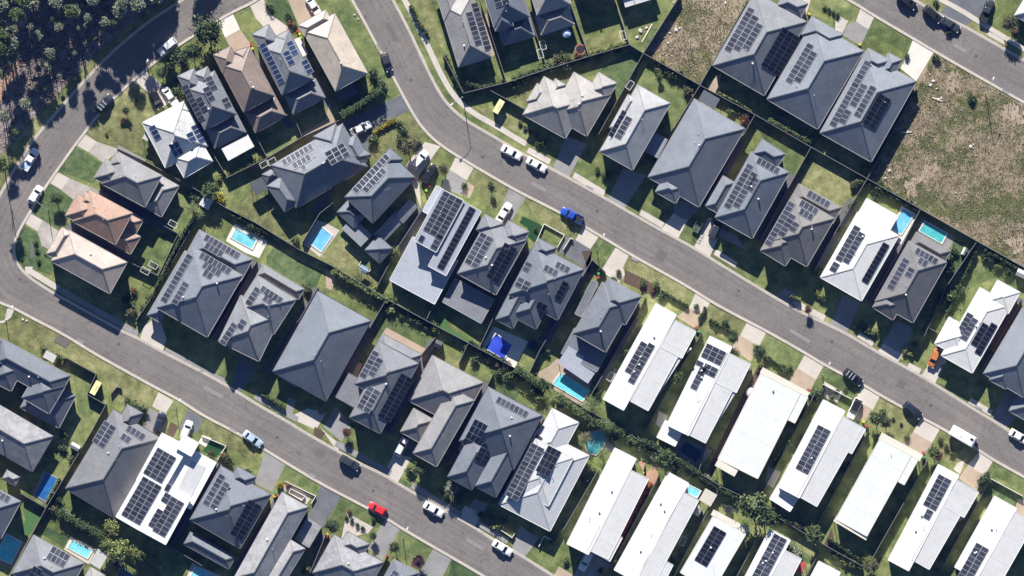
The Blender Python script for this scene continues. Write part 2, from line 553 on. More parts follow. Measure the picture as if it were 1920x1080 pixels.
W_WHITE = mat_plain('wall_white', (.72, .71, .68), .8, .2, .06)

PIT = 30
def H(label, lm, mat, rects, solar=(), trim=P_GREYT, wall=W_BRICK, pitch=PIT, **k):
    return house('house', label, lm, mat, trim, wall, pitch, rects, solar, **k)

# --- north west block
H('white tiled house with blue panels behind the parked black car', 'white tiled house', T_WHITE,
  [('h', 3.3, (268, 231, 347, 190, 390, 275)), ('h', 3.3, (347, 334, 400, 303, 379, 263)), ('h', 3.3, (300, 216, 347, 190, 357, 210))],
  [(293,249,10,27,'b'),(332,280,20,27,'b'),(373,252,12,36,'b'),(360,258,12,18,'b')], trim=P_WHITE, wall=W_WHITE)
H('grey tiled double storey house with square white patio cover behind', 'grey house with patio', T_GREY,
  [('h', 5.2, (345, 164, 404, 134, 445, 215)), ('h', 5.2, (335, 144, 366, 129, 386, 164)), ('h', 5.2, (364, 139, 391, 126, 407, 157)),
   ('h', 2.9, (404, 279, 463, 249, 444, 210)), ('p', 2.6, (416, 279, 465, 252, 478, 275), 3)],
  [(365,194,13,75),(381,197,13,28),(398,158,14,27),(394,178,14,27),(426,194,13,19)], patio_mat=S_WHITE, capm=T_PALE)
H('brown tiled double storey house without any panels', 'brown tiled house', T_BROWN,
  [('h', 5.2, (411, 121, 470, 90, 519, 180)), ('h', 5.2, (402, 104, 434, 88, 453, 123)), ('h', 5.2, (441, 98, 466, 90, 482, 122)),
   ('h', 2.9, (480, 250, 539, 217, 519, 178))], capm=T_SAND)
H('grey tiled double storey house with blue panels on both slopes', 'blue panelled grey house', T_GREY,
  [('h', 5.2, (484, 88, 543, 58, 593, 148)), ('h', 5.2, (474, 66, 505, 47, 524, 82)), ('h', 5.2, (518, 70, 540, 59, 559, 94)),
   ('h', 2.9, (551, 215, 611, 184, 593, 147)), ('p', 2.6, (549, 77, 562, 70, 578, 102), 3)],
  [(512,120,13,80,'b'),(549,92,13,30,'b'),(543,111,13,30,'b'),(577,127,12,27,'b')], patio_mat=S_WHITE, capm=T_PALE)
H('sand tiled hip roof house beside the wide grass verge', 'sand tiled house', T_SAND,
  [('h', 5.0, (569, 60, 629, 27, 687, 141)), ('h', 5.0, (561, 49, 612, 20, 624, 42)), ('p', 2.6, (630, 173, 664, 158, 671, 176), 4)],
  patio_mat=S_DARK, trim=P_LT)
H('wide dark tiled house with two grids of small pale framed panels', 'wide twin grid house', T_CHAR,
  [('h', 3.3, (556, 391, 690, 313, 641, 233)), ('h', 3.3, (588, 256, 630, 232, 660, 285)), ('h', 3.3, (640, 268, 668, 252, 694, 297)),
   ('h', 3.3, (501, 349, 535, 398, 565, 381)), ('h', 3.3, (668, 270, 697, 290, 670, 310)), ('h', 2.8, (492, 327, 515, 314, 524, 332)), ('p', 2.6, (468, 345, 494, 330, 506, 352), 3)],
  [(559,291,64,14,'w'),(567,304,38,13,'w'),(570,314,10,9,'w'),(633,290,46,26,'w')],
  patio_mat=S_DARK, trim=P_DARKT, capm=T_MID)
H('dark double storey house with corrugated patio roof beside the pool', 'corrugated patio house', T_SMOOTH,
  [('h', 5.2, (647, 370, 727, 284, 779, 334)), ('h', 5.2, (706, 307, 732, 278, 756, 300)),
   ('h', 2.9, (632, 398, 656, 372, 690, 402)), ('h', 2.9, (712, 494, 737, 466, 710, 440)),
   ('S', 3.0, (701, 440, 718, 456, 757, 409), 14), ('S', 3.0, (740, 405, 756, 419, 781, 384), 14),
   ('p', 2.5, (641, 429, 677, 463, 697, 440), 5)],
  [(697,327,88,13,'w'),(703.5,339.5,54,13,'w')], patio_mat=S_GREY, trim=P_DARKT)
H('modern flat roofed house with big black solar slabs on stepped roofs', 'black slab solar house', S_LILAC,
  [('S', 6.0, (829, 355, 870, 377, 822, 475), 4), ('S', 5.2, (869, 379, 902, 397, 837, 517), 4), ('s', 3.0, (731, 525, 815, 570, 858, 489), 3),
   ('s', 3.0, (793, 396, 806, 403, 832, 356), 3)],
  [(831,404,42,80),(819,455,15,24),(791,448,11,15),(856,447,15,126,'d')], trim=P_WHITE, wall=W_WHITE, vents=1)
H('grey tiled house with white sedan parked on its drive', 'sedan driveway grey house', T_GREY,
  [('h', 5.2, (858, 513, 930, 553, 985, 449)), ('h', 5.2, (909, 402, 943, 420, 928, 450)), ('h', 5.2, (953, 414, 992, 435, 972, 470)),
   ('s', 2.7, (830, 566, 902, 606, 926, 562), 4)],
  [(899,470,24,62),(940,493,26,72,'d')], trim=P_LT)
H('charcoal tiled house with scattered small arrays on many hips', 'many hipped charcoal house', T_CHAR,
  [('h', 5.0, (1003, 457, 1095, 505, 1045, 600)), ('h', 4.1, (955, 590, 1005, 617, 1040, 550)), ('h', 4.1, (929, 599, 962, 616, 1000, 546)),
   ('h', 5.0, (1010, 447, 1044, 465, 1030, 493))],
  [(989,501,12,20),(1032,508,27,15),(1054,502,27,15),(981,533,27,18),(1052,545,20,34,'d'),(1013,580,14,28,'d')], trim=P_GREYT)
H('slate grey double storey house with shade roof over turquoise pool', 'shade roof pool house', T_CHAR,
  [('h', 5.2, (1074, 625, 1135, 660, 1187, 562)), ('h', 5.2, (1172, 609, 1202, 556, 1140, 521)), ('s', 2.8, (1078, 588, 1090, 594, 1123, 532), 3),
   ('s', 2.7, (1052, 662, 1118, 697, 1143, 650), 3), ('p', 2.5, (1045, 680, 1102, 719, 1121, 686), 4)], patio_mat=S_LILAC, trim=P_LT)

WH = dict(trim=P_WHITE, wall=W_WHITE, pitch=9.5, vents=4)
H('white gable roof house with solar strips next to slate grey house', 'first white gable house', S_WHITE,
  [('s', 5.2, (1229, 569, 1267, 590, 1170, 769)), ('S', 5.2, (1264, 600, 1304, 621, 1277, 671)), ('S', 5.2, (1264, 600, 1297, 618, 1214, 769))],
  [(1192,670,13,66),(1202,681,13,84)], **WH)
H('white gable roof house with a T shaped solar array', 'tee array white house', S_WHITE,
  [('s', 5.2, (1330, 630, 1371, 650, 1283, 812)), ('S', 5.2, (1364, 661, 1406, 682, 1378, 735)), ('S', 5.2, (1364, 661, 1399, 679, 1320, 829)),
   ('s', 3.2, (1231, 819, 1265, 836, 1283, 806), 3)],
  [(1337,664,40,30),(1330,694,26,22),(1309,708,12,45),(1311,681,12,12)], **WH)
H('cream edged flat white roof house with mulch strip beside', 'cream edged white house', S_OFF,
  [('s', 4.2, (1425, 700, 1513, 744, 1488, 792), 2), ('s', 4.2, (1425, 700, 1499, 737, 1413, 893), 2), ('p', 3.9, (1429, 688, 1517, 735, 1511, 745), 2), ('p', 3.9, (1339, 872, 1376, 893, 1383, 881), 2)], trim=P_CREAM, patio_mat=S_CREAM, wall=W_WHITE, vents=1)
H('white gable roof house with one long solar strip near parked white wagon', 'long strip white house', S_WHITE,
  [('s', 5.2, (1542, 749, 1582, 770, 1495, 931)), ('S', 5.2, (1577, 779, 1621, 804, 1597, 851)), ('S', 5.2, (1577, 779, 1614, 800, 1531, 949)),
   ('s', 3.3, (1442, 934, 1480, 958, 1494, 931), 3)],
  [(1523,842,26,92)], **WH)
H('cream edged white roof house without panels facing the caravan', 'plain cream edged house', S_OFF,
  [('s', 4.2, (1648, 822, 1719, 861, 1699, 911), 2), ('s', 4.2, (1648, 822, 1706, 854, 1622, 1003), 2), ('p', 3.9, (1652, 810, 1729, 852, 1722, 864), 2), ('p', 3.9, (1561, 976, 1622, 1012, 1628, 1002), 2)], trim=P_CREAM, patio_mat=S_CREAM, wall=W_WHITE, vents=1)
H('white gable roof house with solar strip behind the caravan drive', 'caravan drive white house', S_WHITE,
  [('s', 5.2, (1757, 870, 1795, 890, 1699, 1067)), ('S', 5.2, (1792, 899, 1832, 922, 1807, 970)), ('S', 5.2, (1792, 899, 1825, 918, 1745, 1069))],
  [(1755,922,26,68),(1738,963,12,20)], **WH)
H('white gable roof house at the lower right corner with fenced lawn', 'corner lawn white house', S_WHITE,
  [('s', 5.2, (1862, 929, 1903, 952, 1833, 1087)), ('S', 5.2, (1900, 958, 1937, 979, 1858, 1120))],
  [(1822,1054,25,78)], **WH)
H('long white gable roof house without panels beside red flower hedge', 'hedge side white house', S_WHITE,
  [('s', 5.2, (1152, 839, 1192, 859, 1095, 1034)), ('S', 5.2, (1181, 880, 1215, 897, 1135, 1045)), ('S', 5.2, (1124, 985, 1166, 1007, 1143, 1051))], **WH)
H('long white gable roof house beside the small raised spa pool', 'spa side white house', S_WHITE,
  [('s', 5.2, (1252, 884, 1290, 905, 1190, 1088)), ('S', 5.2, (1281, 922, 1309, 937, 1208, 1120)), ('S', 5.2, (1218, 1036, 1261, 1058, 1230, 1115))], **WH)
H('cream edged white roof with single black panel block near lower edge', 'panel block cream house', S_OFF,
  [('s', 4.2, (1337, 965, 1397, 1000, 1337, 1108), 2), ('p', 4.0, (1337, 954, 1404, 990, 1398, 1000), 2)],
  [(1331,1023,26,74,'d')], trim=P_CREAM, wall=W_WHITE, patio_mat=S_CREAM, vents=1)
H('white roof house with tall solar strip at the lower edge', 'lower edge white house', S_WHITE,
  [('s', 5.2, (1442, 991, 1480, 1011, 1432, 1100)), ('S', 5.2, (1470, 1030, 1501, 1046, 1460, 1120))],
  [(1441,1045,25,90)], **WH)
H('small white roof corner showing at the lower edge beside tree', 'lower edge white corner', S_WHITE,
  [('s', 4.0, (1534, 1051, 1574, 1072, 1550, 1117))], **WH)
H('pale metal hip roof house with long panel rows and curved pool', 'pale metal hip house', S_LGREY,
  [('h', 3.2, (935, 945, 1031, 995, 1105, 854), 16), ('h', 3.2, (1035, 765, 1085, 792, 1045, 866), 16), ('h', 4.3, (958, 912, 1028, 948, 1075, 858), 10)],
  [(984,884,24,112),(1010,821,13,10),(1028,864,24,52,'d')], trim=P_WHITE, wall=W_WHITE)
H('slate double storey house with several arrays beside pale metal hip house', 'several array slate house', T_CHAR,
  [('h', 4.8, (915, 724, 1017, 778, 963, 880)), ('h', 4.8, (839, 893, 885, 918, 928, 836)), ('h', 4.8, (890, 910, 930, 932, 985, 828))],
  [(960,763,66,12),(888,819,26,72),(909,850,24,34,'d')], trim=P_DARKT)
H('pale tiled house with raised hip wing above white parked car', 'pale raised wing house', T_MID,
  [('h', 3.3, (811, 666, 907, 717, 863, 802)), ('h', 4.9, (775, 849, 819, 874, 887, 749)), ('h', 3.3, (751, 809, 776, 765, 815, 787))], trim=P_LT)
H('grey house with sandy paved terrace around its back corner', 'sandy terrace house', T_GREY,
  [('h', 5.2, (710, 639, 786, 681, 742, 762)), ('h', 5.2, (656, 782, 714, 812, 775, 700)), ('h', 2.8, (717, 625, 792, 665, 778, 692)),
   ('f', 2.9, (630, 744, 668, 765, 692, 720), 2)],
  [(694,683,13,58),(706,688,13,36),(693,748,26,42),(742,745,28,95,'d')])
H('large plain slate roofed house without panels beside the sandy terrace house', 'large plain slate house', T_SMOOTH,
  [('h', 3.3, (512, 696, 612, 752, 692, 599)), ('h', 2.5, (519, 704, 556, 727, 574, 697))], trim=P_DARKT)
H('dark grey house with arrays on upper hip and lower corner', 'dark twin array house', T_GREY,
  [('h', 4.8, (484, 516, 556, 562, 520, 630)), ('h', 4.8, (411, 640, 487, 677, 532, 592)), ('h', 2.9, (494, 496, 572, 542, 560, 562))],
  [(510,553,50,12),(504,562,18,12),(477,556,12,36),(431,626,12,44),(456,608,12,17)], trim=P_LT)
H('large charcoal house with long panel rows beside the small blue pool', 'pool side charcoal house', T_SMOOTH2,
  [('h', 4.6, (362, 462, 457, 517, 394, 634)), ('h', 2.8, (375, 431, 475, 486, 452, 530)), ('h', 2.8, (348, 470, 372, 484, 300, 604)), ('h', 4.6, (330, 595, 365, 617, 385, 580))],
  [(417,463,75,13),(402,469,36,12),(405,494,66,12),(399,505,40,11),(392,515,18,11),(334,522,13,100),(341,550,13,46)], trim=P_LT)
H('pale pinkish tiled double storey house on the street corner', 'pinkish corner house', T_PINK,
  [('h', 5.2, (131, 431, 241, 492, 209, 551)), ('h', 5.2, (90, 476, 119, 426, 140, 440))], trim=P_LT)
H('terracotta tiled double storey house beside the pinkish corner house', 'terracotta tiled house', T_TERRA,
  [('h', 5.2, (219, 459, 251, 400, 171, 355)), ('h', 5.2, (125, 405, 148, 364, 188, 387)), ('h', 5.2, (149, 381, 161, 359, 200, 380)),
   ('h', 2.9, (257, 437, 271, 412, 230, 392)), ('h', 2.9, (246, 477, 265, 444, 225, 420))], trim=P_LT, capm=T_SAND)
H('grey tiled double storey house beside the terracotta tiled house', 'grey curve side house', T_MID,
  [('h', 5.0, (274, 389, 306, 330, 225, 285)), ('h', 5.0, (179, 334, 201, 298, 237, 316)), ('h', 5.0, (206, 310, 219, 286, 257, 306)),
   ('h', 2.9, (304, 407, 337, 349, 298, 327))], trim=P_LT, capm=T_PALE)

# --- south west block
H('charcoal hip roof house beside the yellow topped kiosk by lower road', 'charcoal kiosk house', T_CHAR,
  [('h', 5.0, (6, 634, 135, 704, 108, 752)), ('h', 5.0, (44, 745, 95, 775, 125, 722)), ('h', 5.0, (-20, 710, 24, 733, 50, 690)), ('h', 2.9, (40, 764, 112, 802, 145, 742)), ('h', 5.0, (-60, 660, 6, 634, 30, 690))], trim=P_LT)
H('blotchy pale grey roofed house at the left edge', 'blotchy pale roof house', T_LICH2,
  [('h', 3.3, (-40, 734, 102, 817, 64, 885)), ('h', 2.6, (5, 897, 30, 911, 40, 894))], trim=P_DARKT)
H('dark roofed house corner with small array at the left edge', 'dark edge corner house', T_CHAR,
  [('h', 4.6, (-60, 884, 42, 939, 5, 1008))], [(8,930,24,14)], trim=P_LT)
H('umber stained slate house beside the flat white solar house', 'umber stained slate house', T_UMB,
  [('h', 3.3, (124, 915, 215, 970, 297, 817)), ('h', 3.3, (240, 757, 270, 774, 250, 812))],
  [(198,814,26,50),(256,811,38,12),(238,821,20,11)], trim=P_DARKT)
H('flat white roofed house covered in black solar blocks', 'flat white solar house', P_WHITE,
  [('f', 5.8, (220, 967, 265, 993, 350, 838)), ('f', 5.8, (258, 989, 313, 1019, 362, 933)), ('f', 4.8, (306, 811, 407, 866, 358, 953)), ('f', 6.4, (333, 838, 361, 854, 374, 829)), ('p', 4.86, (361, 862, 388, 875, 350, 937), 1)],  # last piece: flat grey sheet laid just above the white lower roof
  [(302,871,40,56),(268,937,42,84),(318,967,32,70),(295,970,13,40),(314,932,15,18),(317,913,9,13)], trim=P_WHITE, wall=W_WHITE, vents=0, patio_mat=S_LGREY)
H('grey double storey house with L shaped tiled patio behind', 'grey ell patio house', T_CHAR,
  [('h', 5.0, (358, 973, 452, 1027, 508, 925)), ('h', 5.0, (446, 873, 482, 893, 468, 920)), ('h', 2.9, (345, 1019, 430, 1066, 442, 1043))],
  [(404,917,13,62),(415.5,928,13,52),(462,973,26,70,'d')])
H('lichen mottled grey roof house above the dark wide driveway', 'lichen mottled house', T_LICH2,
  [('h', 5.0, (530, 921, 580, 949, 490, 1110)), ('h', 5.0, (546, 1010, 574, 1027, 530, 1110)), ('f', 2.8, (553, 1010, 580, 1026, 605, 985), 2)], trim=P_GREYT)
H('mottled pale roof house with small gravel garden in front', 'gravel garden house', T_LICH2,
  [('h', 3.3, (627, 1001, 720, 1053, 680, 1125)), ('h', 3.3, (652, 995, 694, 1019, 678, 1050))], trim=P_GREYT)
H('grey roof corner with one small array beside purple shrub', 'purple shrub corner house', T_CHAR,
  [('h', 3.3, (739, 1047, 787, 1073, 760, 1120))], [(740,1078,14,16)], trim=P_LT)
H('grey house with two arrays beside the pale blue pool', 'twin array pool house', T_GREY,
  [('h', 3.3, (65, 1002, 160, 1055, 120, 1128))], [(111,1043,36,27),(69,1074,22,24)], trim=P_LT)
H('small grey roof at the lower edge beside white cabana', 'cabana side grey roof', T_MID,
  [('h', 3.3, (171, 1061, 200, 1078, 180, 1110))], vents=0)
H('dark flat roof house at the lower edge beside yellow shrub', 'dark lower edge roof', S_DARK,
  [('s', 2.9, (228, 1064, 270, 1088, 255, 1115), 2)], vents=0, trim=P_LT)

# --- north centre block
H('pale grey tiled house with long array beside the hedge path', 'hedge path grey house', T_MID,
  [('h', 3.3, (824, 9, 886, -10, 923, 108)), ('h', 3.3, (812, -30, 845, -40, 868, 30))], [(902,51,13,92),(888,55,13,62)], trim=P_LT)
H('dark grey house at top edge with shaded lower roof', 'top edge dark house', T_CHAR,
  [('h', 5.0, (903, -21, 969, -42, 993, 33)), ('h', 2.9, (943, 86, 1003, 69, 990, 26)), ('h', 5.0, (912, 2, 945, -8, 965, 50))], [(941,4,22,14)], trim=P_LT)
H('pale brownish tiled house at top edge with shaded rear roof', 'top edge brownish house', T_PALE,
  [('h', 5.0, (982, -50, 1046, -70, 1070, 11)), ('h', 2.9, (1015, 67, 1077, 47, 1066, 6))], trim=P_LT)
H('house just beyond the top edge shading its rear yard', 'top edge shading house', T_CHAR,
  [('h', 5.2, (1062, -90, 1128, -110, 1150, -36))], trim=P_LT)
H('house beyond the top edge with pale metal patio corner', 'metal patio corner house', T_CHAR,
  [('h', 5.0, (1140, -90, 1206, -112, 1225, -50)), ('p', 2.7, (1172, 15, 1228, -2, 1212, -50), 3)], patio_mat=S_LGREY, trim=P_LT)
H('pale tiled house with many hips beside small yellow kiosk', 'many hipped pale house', T_PALE,
  [('h', 3.3, (1076, 136, 1146, 177, 1101, 257)), ('h', 3.3, (1020, 144, 980, 216, 1060, 260)), ('h', 3.3, (1122, 136, 1157, 157, 1135, 195)), ('h', 3.3, (987, 191, 1007, 157, 1030, 171)), ('h', 3.3, (1041, 148, 1061, 160, 1041, 195))], trim=P_LT, vents=3)
H('narrow pale roof house with three column array', 'narrow pale array house', mat_tile('tile_silver', (.28, .285, .30), .08, .4),
  [('h', 5.0, (1194, 160, 1256, 195, 1184, 319)), ('h', 5.0, (1177, 178, 1195, 188, 1160, 250)), ('p', 2.7, (1222, 246, 1252, 262, 1232, 297), 3)],
  [(1158,234,13,52),(1168.5,241,13,44)], patio_mat=S_GREY, trim=P_LT)
H('large plain grey hip roof house with glazed pergola behind', 'glazed pergola house', T_SMOOTH2,
  [('h', 3.3, (1301, 186, 1396, 242, 1312, 390)), ('h', 3.3, (1228, 360, 1266, 382, 1285, 350))], trim=P_LT, vents=4)
H('grey house with three panel columns and pale low wing', 'low wing grey house', T_SMOOTH,
  [('h', 4.8, (1408, 285, 1478, 324, 1408, 447)), ('h', 4.8, (1428, 262, 1471, 290, 1455, 318)), ('h', 3.3, (1322, 387, 1355, 330, 1378, 343))],
  [(1384,350,13,90),(1396,357,13,76),(1410,347,12,28),(1438,312,42,13)], trim=P_LT)
H('grey brown tiled house with five small arrays beside lawn', 'five array brownish house', mat_tile('tile_taupe', (.145, .136, .132)),
  [('h', 4.8, (1485, 365, 1563, 410, 1514, 502)), ('h', 4.8, (1424, 470, 1471, 499, 1503, 447)), ('h', 2.8, (1497, 345, 1577, 389, 1560, 420))],
  [(1533,374,46,13),(1514,389.5,37,11),(1509,403,30,11),(1461,420,13,88),(1474,423,13,46),(1487,426,13,20)], trim=P_LT)
H('bright white metal house with arrays beside the blue pool', 'bright white pool house', S_WHITE,
  [('h', 4.6, (1606, 398, 1683, 442, 1615, 565), 14), ('s', 3.0, (1624, 372, 1682, 405, 1668, 432), 3)],
  [(1588,457,13,70),(1599,465,13,60),(1563,501,13,18),(1639,493,15,86,'d')], trim=P_WHITE, wall=W_WHITE)
H('taupe tiled house with arrays beside the teal pool', 'taupe teal pool house', mat_tile('tile_taupe_dark', (.125, .12, .122)),
  [('h', 4.8, (1702, 452, 1773, 492, 1711, 606)), ('h', 2.8, (1717, 435, 1781, 471, 1768, 497)), ('h', 4.8, (1634, 576, 1672, 600, 1690, 565))],
  [(1734,481,44,12),(1727,492,20,12),(1682,514,13,62),(1703,511,13,18)], trim=P_LT)
H('dazzling white roof house above the orange car', 'orange car white house', S_WHITE,
  [('h', 4.0, (1835, 539, 1893, 572, 1824, 701), 13), ('h', 4.0, (1868, 525, 1910, 548, 1887, 588), 13), ('h', 4.0, (1777, 594, 1750, 644, 1800, 672), 13)],
  [(1804,612,13,57),(1815,617,13,44),(1834,627,12,44,'d'),(1846,635,13,60,'d')], trim=P_WHITE, wall=W_WHITE)
H('slate grey house cut by the right edge beside brick path', 'brick path slate house', T_SMOOTH2,
  [('h', 4.8, (1841, 700, 1914, 577, 1990, 620)), ('h', 4.8, (1852, 712, 1874, 672, 1905, 690)), ('h', 2.8, (1890, 770, 1930, 700, 1970, 720))], trim=P_LT)

# --- north east block
H('grey hip roof house with stepped solar block in the upper right group', 'stepped block grey house', T_GREY,
  [('h', 3.3, (1335, 124, 1432, 180, 1512, 42)), ('h', 3.3, (1470, -15, 1514, 8, 1500, 35))],
  [(1386,57,13,96),(1398,64,13,78),(1410,71,13,56),(1462,98,38,84,'d')], trim=P_LT)
H('smooth slate hip roof house with one grid, second in upper right group', 'one grid slate house', T_SMOOTH2,
  [('h', 3.3, (1437, 187, 1532, 243, 1615, 95)), ('h', 3.3, (1521, 32, 1580, 66, 1560, 100))],
  [(1498,120,13,80),(1509,127,13,68)], trim=P_LT)
H('smooth slate house with long diagonal arrays beside bare field', 'field side slate house', T_SMOOTH2,
  [('h', 3.3, (1536, 250, 1632, 304, 1717, 154)), ('h', 3.3, (1626, 91, 1668, 114, 1650, 145)), ('h', 3.3, (1664, 100, 1690, 113, 1672, 148))],
  [(1593,177,13,138),(1608,180,13,42),(1620,192,13,66),(1583,220,13,28),(1641,210,28,66,'d')], trim=P_LT)
H('pale roof corner at the top right edge', 'top right pale roof', S_LGREY,
  [('h', 3.2, (1899, 30, 1925, -14, 1980, 20))], vents=0)
# ------------------------------------------------------------------ ground, roads, paths
G_LAWN = mat_ground('grass_mixed', [(0.380, (0.038, 0.050, 0.016)), (0.470, (0.097, 0.122, 0.041)), (0.548, (0.190, 0.208, 0.078)), (0.632, (0.347, 0.330, 0.162))], .35, 5.0, bump=.5, dist=.08)
G_GREEN = mat_ground('grass_green', [(0.392, (0.032, 0.047, 0.017)), (0.500, (0.098, 0.129, 0.046)), (0.620, (0.223, 0.234, 0.098))], .5, 5.0, bump=.5, dist=.08)
G_DEEP = mat_ground('grass_deep', [(0.392, (0.021, 0.040, 0.015)), (0.500, (0.060, 0.095, 0.037)), (0.620, (0.152, 0.184, 0.085))], .6, 5.0, bump=.5, dist=.08)
G_OLIVE = mat_ground('grass_olive', [(0.392, (0.053, 0.059, 0.024)), (0.500, (0.152, 0.158, 0.065)), (0.620, (0.342, 0.320, 0.163))], .5, 5.0, bump=.5, dist=.08)
G_TURF = mat_ground('artificial_turf', [(.3, (.012, .045, .016)), (.7, (.02, .065, .024))], 1.5, 8.0, bump=.2)
G_TURFL = mat_ground('artificial_turf_light', [(.3, (.05, .11, .035)), (.7, (.07, .14, .05))], 1.5, 8.0, bump=.2)
def field_material(name, soil, dry, green, shift):
    t = NT(name); v = t.pos()
    big = t.noise(v, .075, 5, .65); mid = t.noise(v, .55, 5, .7); fine = t.noise(v, 3.2, 4, .75); fin2 = t.noise(v, 9.0, 3, .7)
    gm = t.noise(t.pos(1, 1.3, 1), .11, 4, .6)
    dryc = t.ramp(t.math('ADD', t.math('MULTIPLY', mid, .45), t.math('MULTIPLY', fine, .55)), [(.36, sh(dry, .42)), (.5, dry), (.63, sh(dry, 1.7))])
    grnc = t.ramp(t.math('ADD', t.math('MULTIPLY', mid, .4), t.math('MULTIPLY', fine, .6)), [(.36, sh(green, .45)), (.5, green), (.63, sh(green, 1.6))])
    f1 = t.ramp(t.math('ADD', t.math('MULTIPLY', gm, .7), t.math('MULTIPLY', mid, .3)), [(.46-shift, (0, 0, 0)), (.54-shift, (1, 1, 1))])
    base = t.mix(f1, grnc, dryc)
    f2 = t.ramp(t.math('ADD', t.math('MULTIPLY', big, .72), t.math('MULTIPLY', fine, .28)), [(.58, (0, 0, 0)), (.65, (.75, .75, .75))])
    sc_ = t.ramp(fine, [(.35, sh(soil, .75)), (.65, sh(soil, 1.15))])
    base = t.mix(f2, base, sc_)
    base = t.mix(.5, base, t.ramp(fin2, [(.38, (.6, .6, .6)), (.62, (1.35, 1.35, 1.35))]), 'MULTIPLY')
    t.col(base); t.rough(.95, .1); t.bump(t.math('ADD', fine, t.math('MULTIPLY', fin2, .4)), .8, .16)
    return t.m
G_FIELD = field_material('dry_field', (.42, .32, .24), (.205, .165, .108), (.098, .105, .043), .012)
G_STRAW = field_material('straw_field', (.40, .33, .24), (.26, .21, .14), (.11, .112, .05), .03)
G_BUSH = mat_ground('bush_litter', [(0.368, (0.049, 0.041, 0.036)), (0.470, (0.132, 0.109, 0.097)), (0.548, (0.231, 0.196, 0.179)), (0.632, (0.363, 0.316, 0.291))], .5, 2.4, finek=.4, bigk=.15, bump=.8, dist=.2)
G_DIRT = mat_ground('bare_dirt', [(.36, (.19, .145, .10)), (.5, (.30, .235, .17)), (.64, (.40, .325, .25))], .5, 3.0, finek=.4, bump=.6, dist=.1)
G_MULCH = mat_ground('mulch', [(.3, (.05, .034, .026)), (.7, (.12, .082, .062))], 1.5, 7.0, bump=.6)
G_GRAVEL = mat_ground('pale_gravel', [(.3, (.30, .27, .24)), (.7, (.52, .48, .43))], 2, 9.0, bump=.5)
C_PALE = mat_ground('concrete_pale', [(.30, (.36, .325, .285)), (.5, (.43, .39, .345)), (.72, (.50, .455, .405))], .5, 6.0, finek=.2, bigk=.3, bump=.15, dist=.01, rough=.85, big=.2)
C_TAN = mat_ground('concrete_tan', [(.30, (.27, .21, .155)), (.5, (.33, .26, .195)), (.72, (.39, .315, .24))], .4, 6.0, finek=.2, bigk=.3, bump=.15, dist=.01, rough=.85, big=.2)
C_GREY = mat_ground('concrete_grey', [(.30, (.17, .165, .16)), (.5, (.22, .215, .21)), (.72, (.27, .265, .26))], .4, 6.0, finek=.2, bigk=.3, bump=.15, dist=.01, rough=.85, big=.2)
C_DARK = mat_ground('concrete_charcoal', [(.30, (.085, .09, .10)), (.5, (.115, .12, .13)), (.72, (.15, .155, .165))], .4, 6.0, finek=.2, bigk=.3, bump=.15, dist=.01, rough=.8, big=.2)
C_WHITE = mat_ground('concrete_white', [(.30, (.48, .455, .41)), (.72, (.60, .575, .53))], .4, 6.0, finek=.2, bigk=.3, bump=.1, dist=.01, rough=.8)
C_KERB = mat_ground('kerb_concrete', [(.30, (.30, .265, .23)), (.5, (.40, .355, .31)), (.72, (.48, .43, .38))], 1.2, 6.0, finek=.25, bigk=.2, bump=.2, dist=.01, rough=.85, big=.2)
C_WEATH = mat_ground('concrete_weathered', [(.25, (.14, .13, .12)), (.5, (.30, .275, .25)), (.75, (.47, .44, .41))], .3, 6.0, finek=.15, bigk=.35, bump=.15, dist=.01, rough=.85, big=.25)
C_BRICK = mat_ground('brick_paving', [(.3, (.26, .15, .10)), (.7, (.42, .27, .19))], 2, 8.0, bump=.4, dist=.02)

def road_material():
    t = NT('asphalt'); v = t.pos()
    a = t.noise(v, 5.5, 4, .75); b = t.noise(v, .12, 4, .6); c = t.noise(v, .7, 4, .6)
    uv = t.n('ShaderNodeTexCoord').outputs['UV']
    m = t.n('ShaderNodeMapping'); m.inputs['Scale'].default_value = (1.6, .035, 1); t.l(uv, m.inputs['Vector'])
    st = t.noise(m.outputs['Vector'], 1.0, 4, .6)
    base = t.ramp(a, [(.28, (.122, .111, .102)), (.5, (.172, .157, .145)), (.72, (.226, .207, .192))])
    base = t.mix(.55, base, t.ramp(st, [(.3, (.55, .55, .55)), (.7, (1.0, 1.0, 1.0))]), 'MULTIPLY')
    base = t.mix(.5, base, t.ramp(b, [(.35, (.78, .78, .79)), (.65, (1.12, 1.1, 1.08))]), 'MULTIPLY')
    base = t.mix(.35, base, t.ramp(c, [(.35, (.8, .8, .8)), (.65, (1.1, 1.1, 1.1))]), 'MULTIPLY')
    oil = t.noise(v, .9, 2, .4)
    base = t.mix(t.ramp(oil, [(.66, (0, 0, 0)), (.74, (.45, .45, .45))]), base, (.06, .055, .052))
    vo = t.n('ShaderNodeTexVoronoi'); vo.feature = 'DISTANCE_TO_EDGE'; vo.inputs['Scale'].default_value = .16
    wv = t.n('ShaderNodeVectorMath'); wv.operation = 'ADD'; nz = t.n('ShaderNodeTexNoise'); nz.inputs['Scale'].default_value = .6; t.l(v, nz.inputs['Vector'])
    t.l(v, wv.inputs[0]); t.l(nz.outputs['Color'], wv.inputs[1]); t.l(wv.outputs[0], vo.inputs['Vector'])
    crk = t.math('LESS_THAN', vo.outputs['Distance'], .006)
    base = t.mix(t.math('MULTIPLY', crk, .35), base, (.05, .047, .045))
    t.col(base); t.rough(.85, .25); t.bump(a, .5, .02)
    return t.m
M_ROAD = road_material()

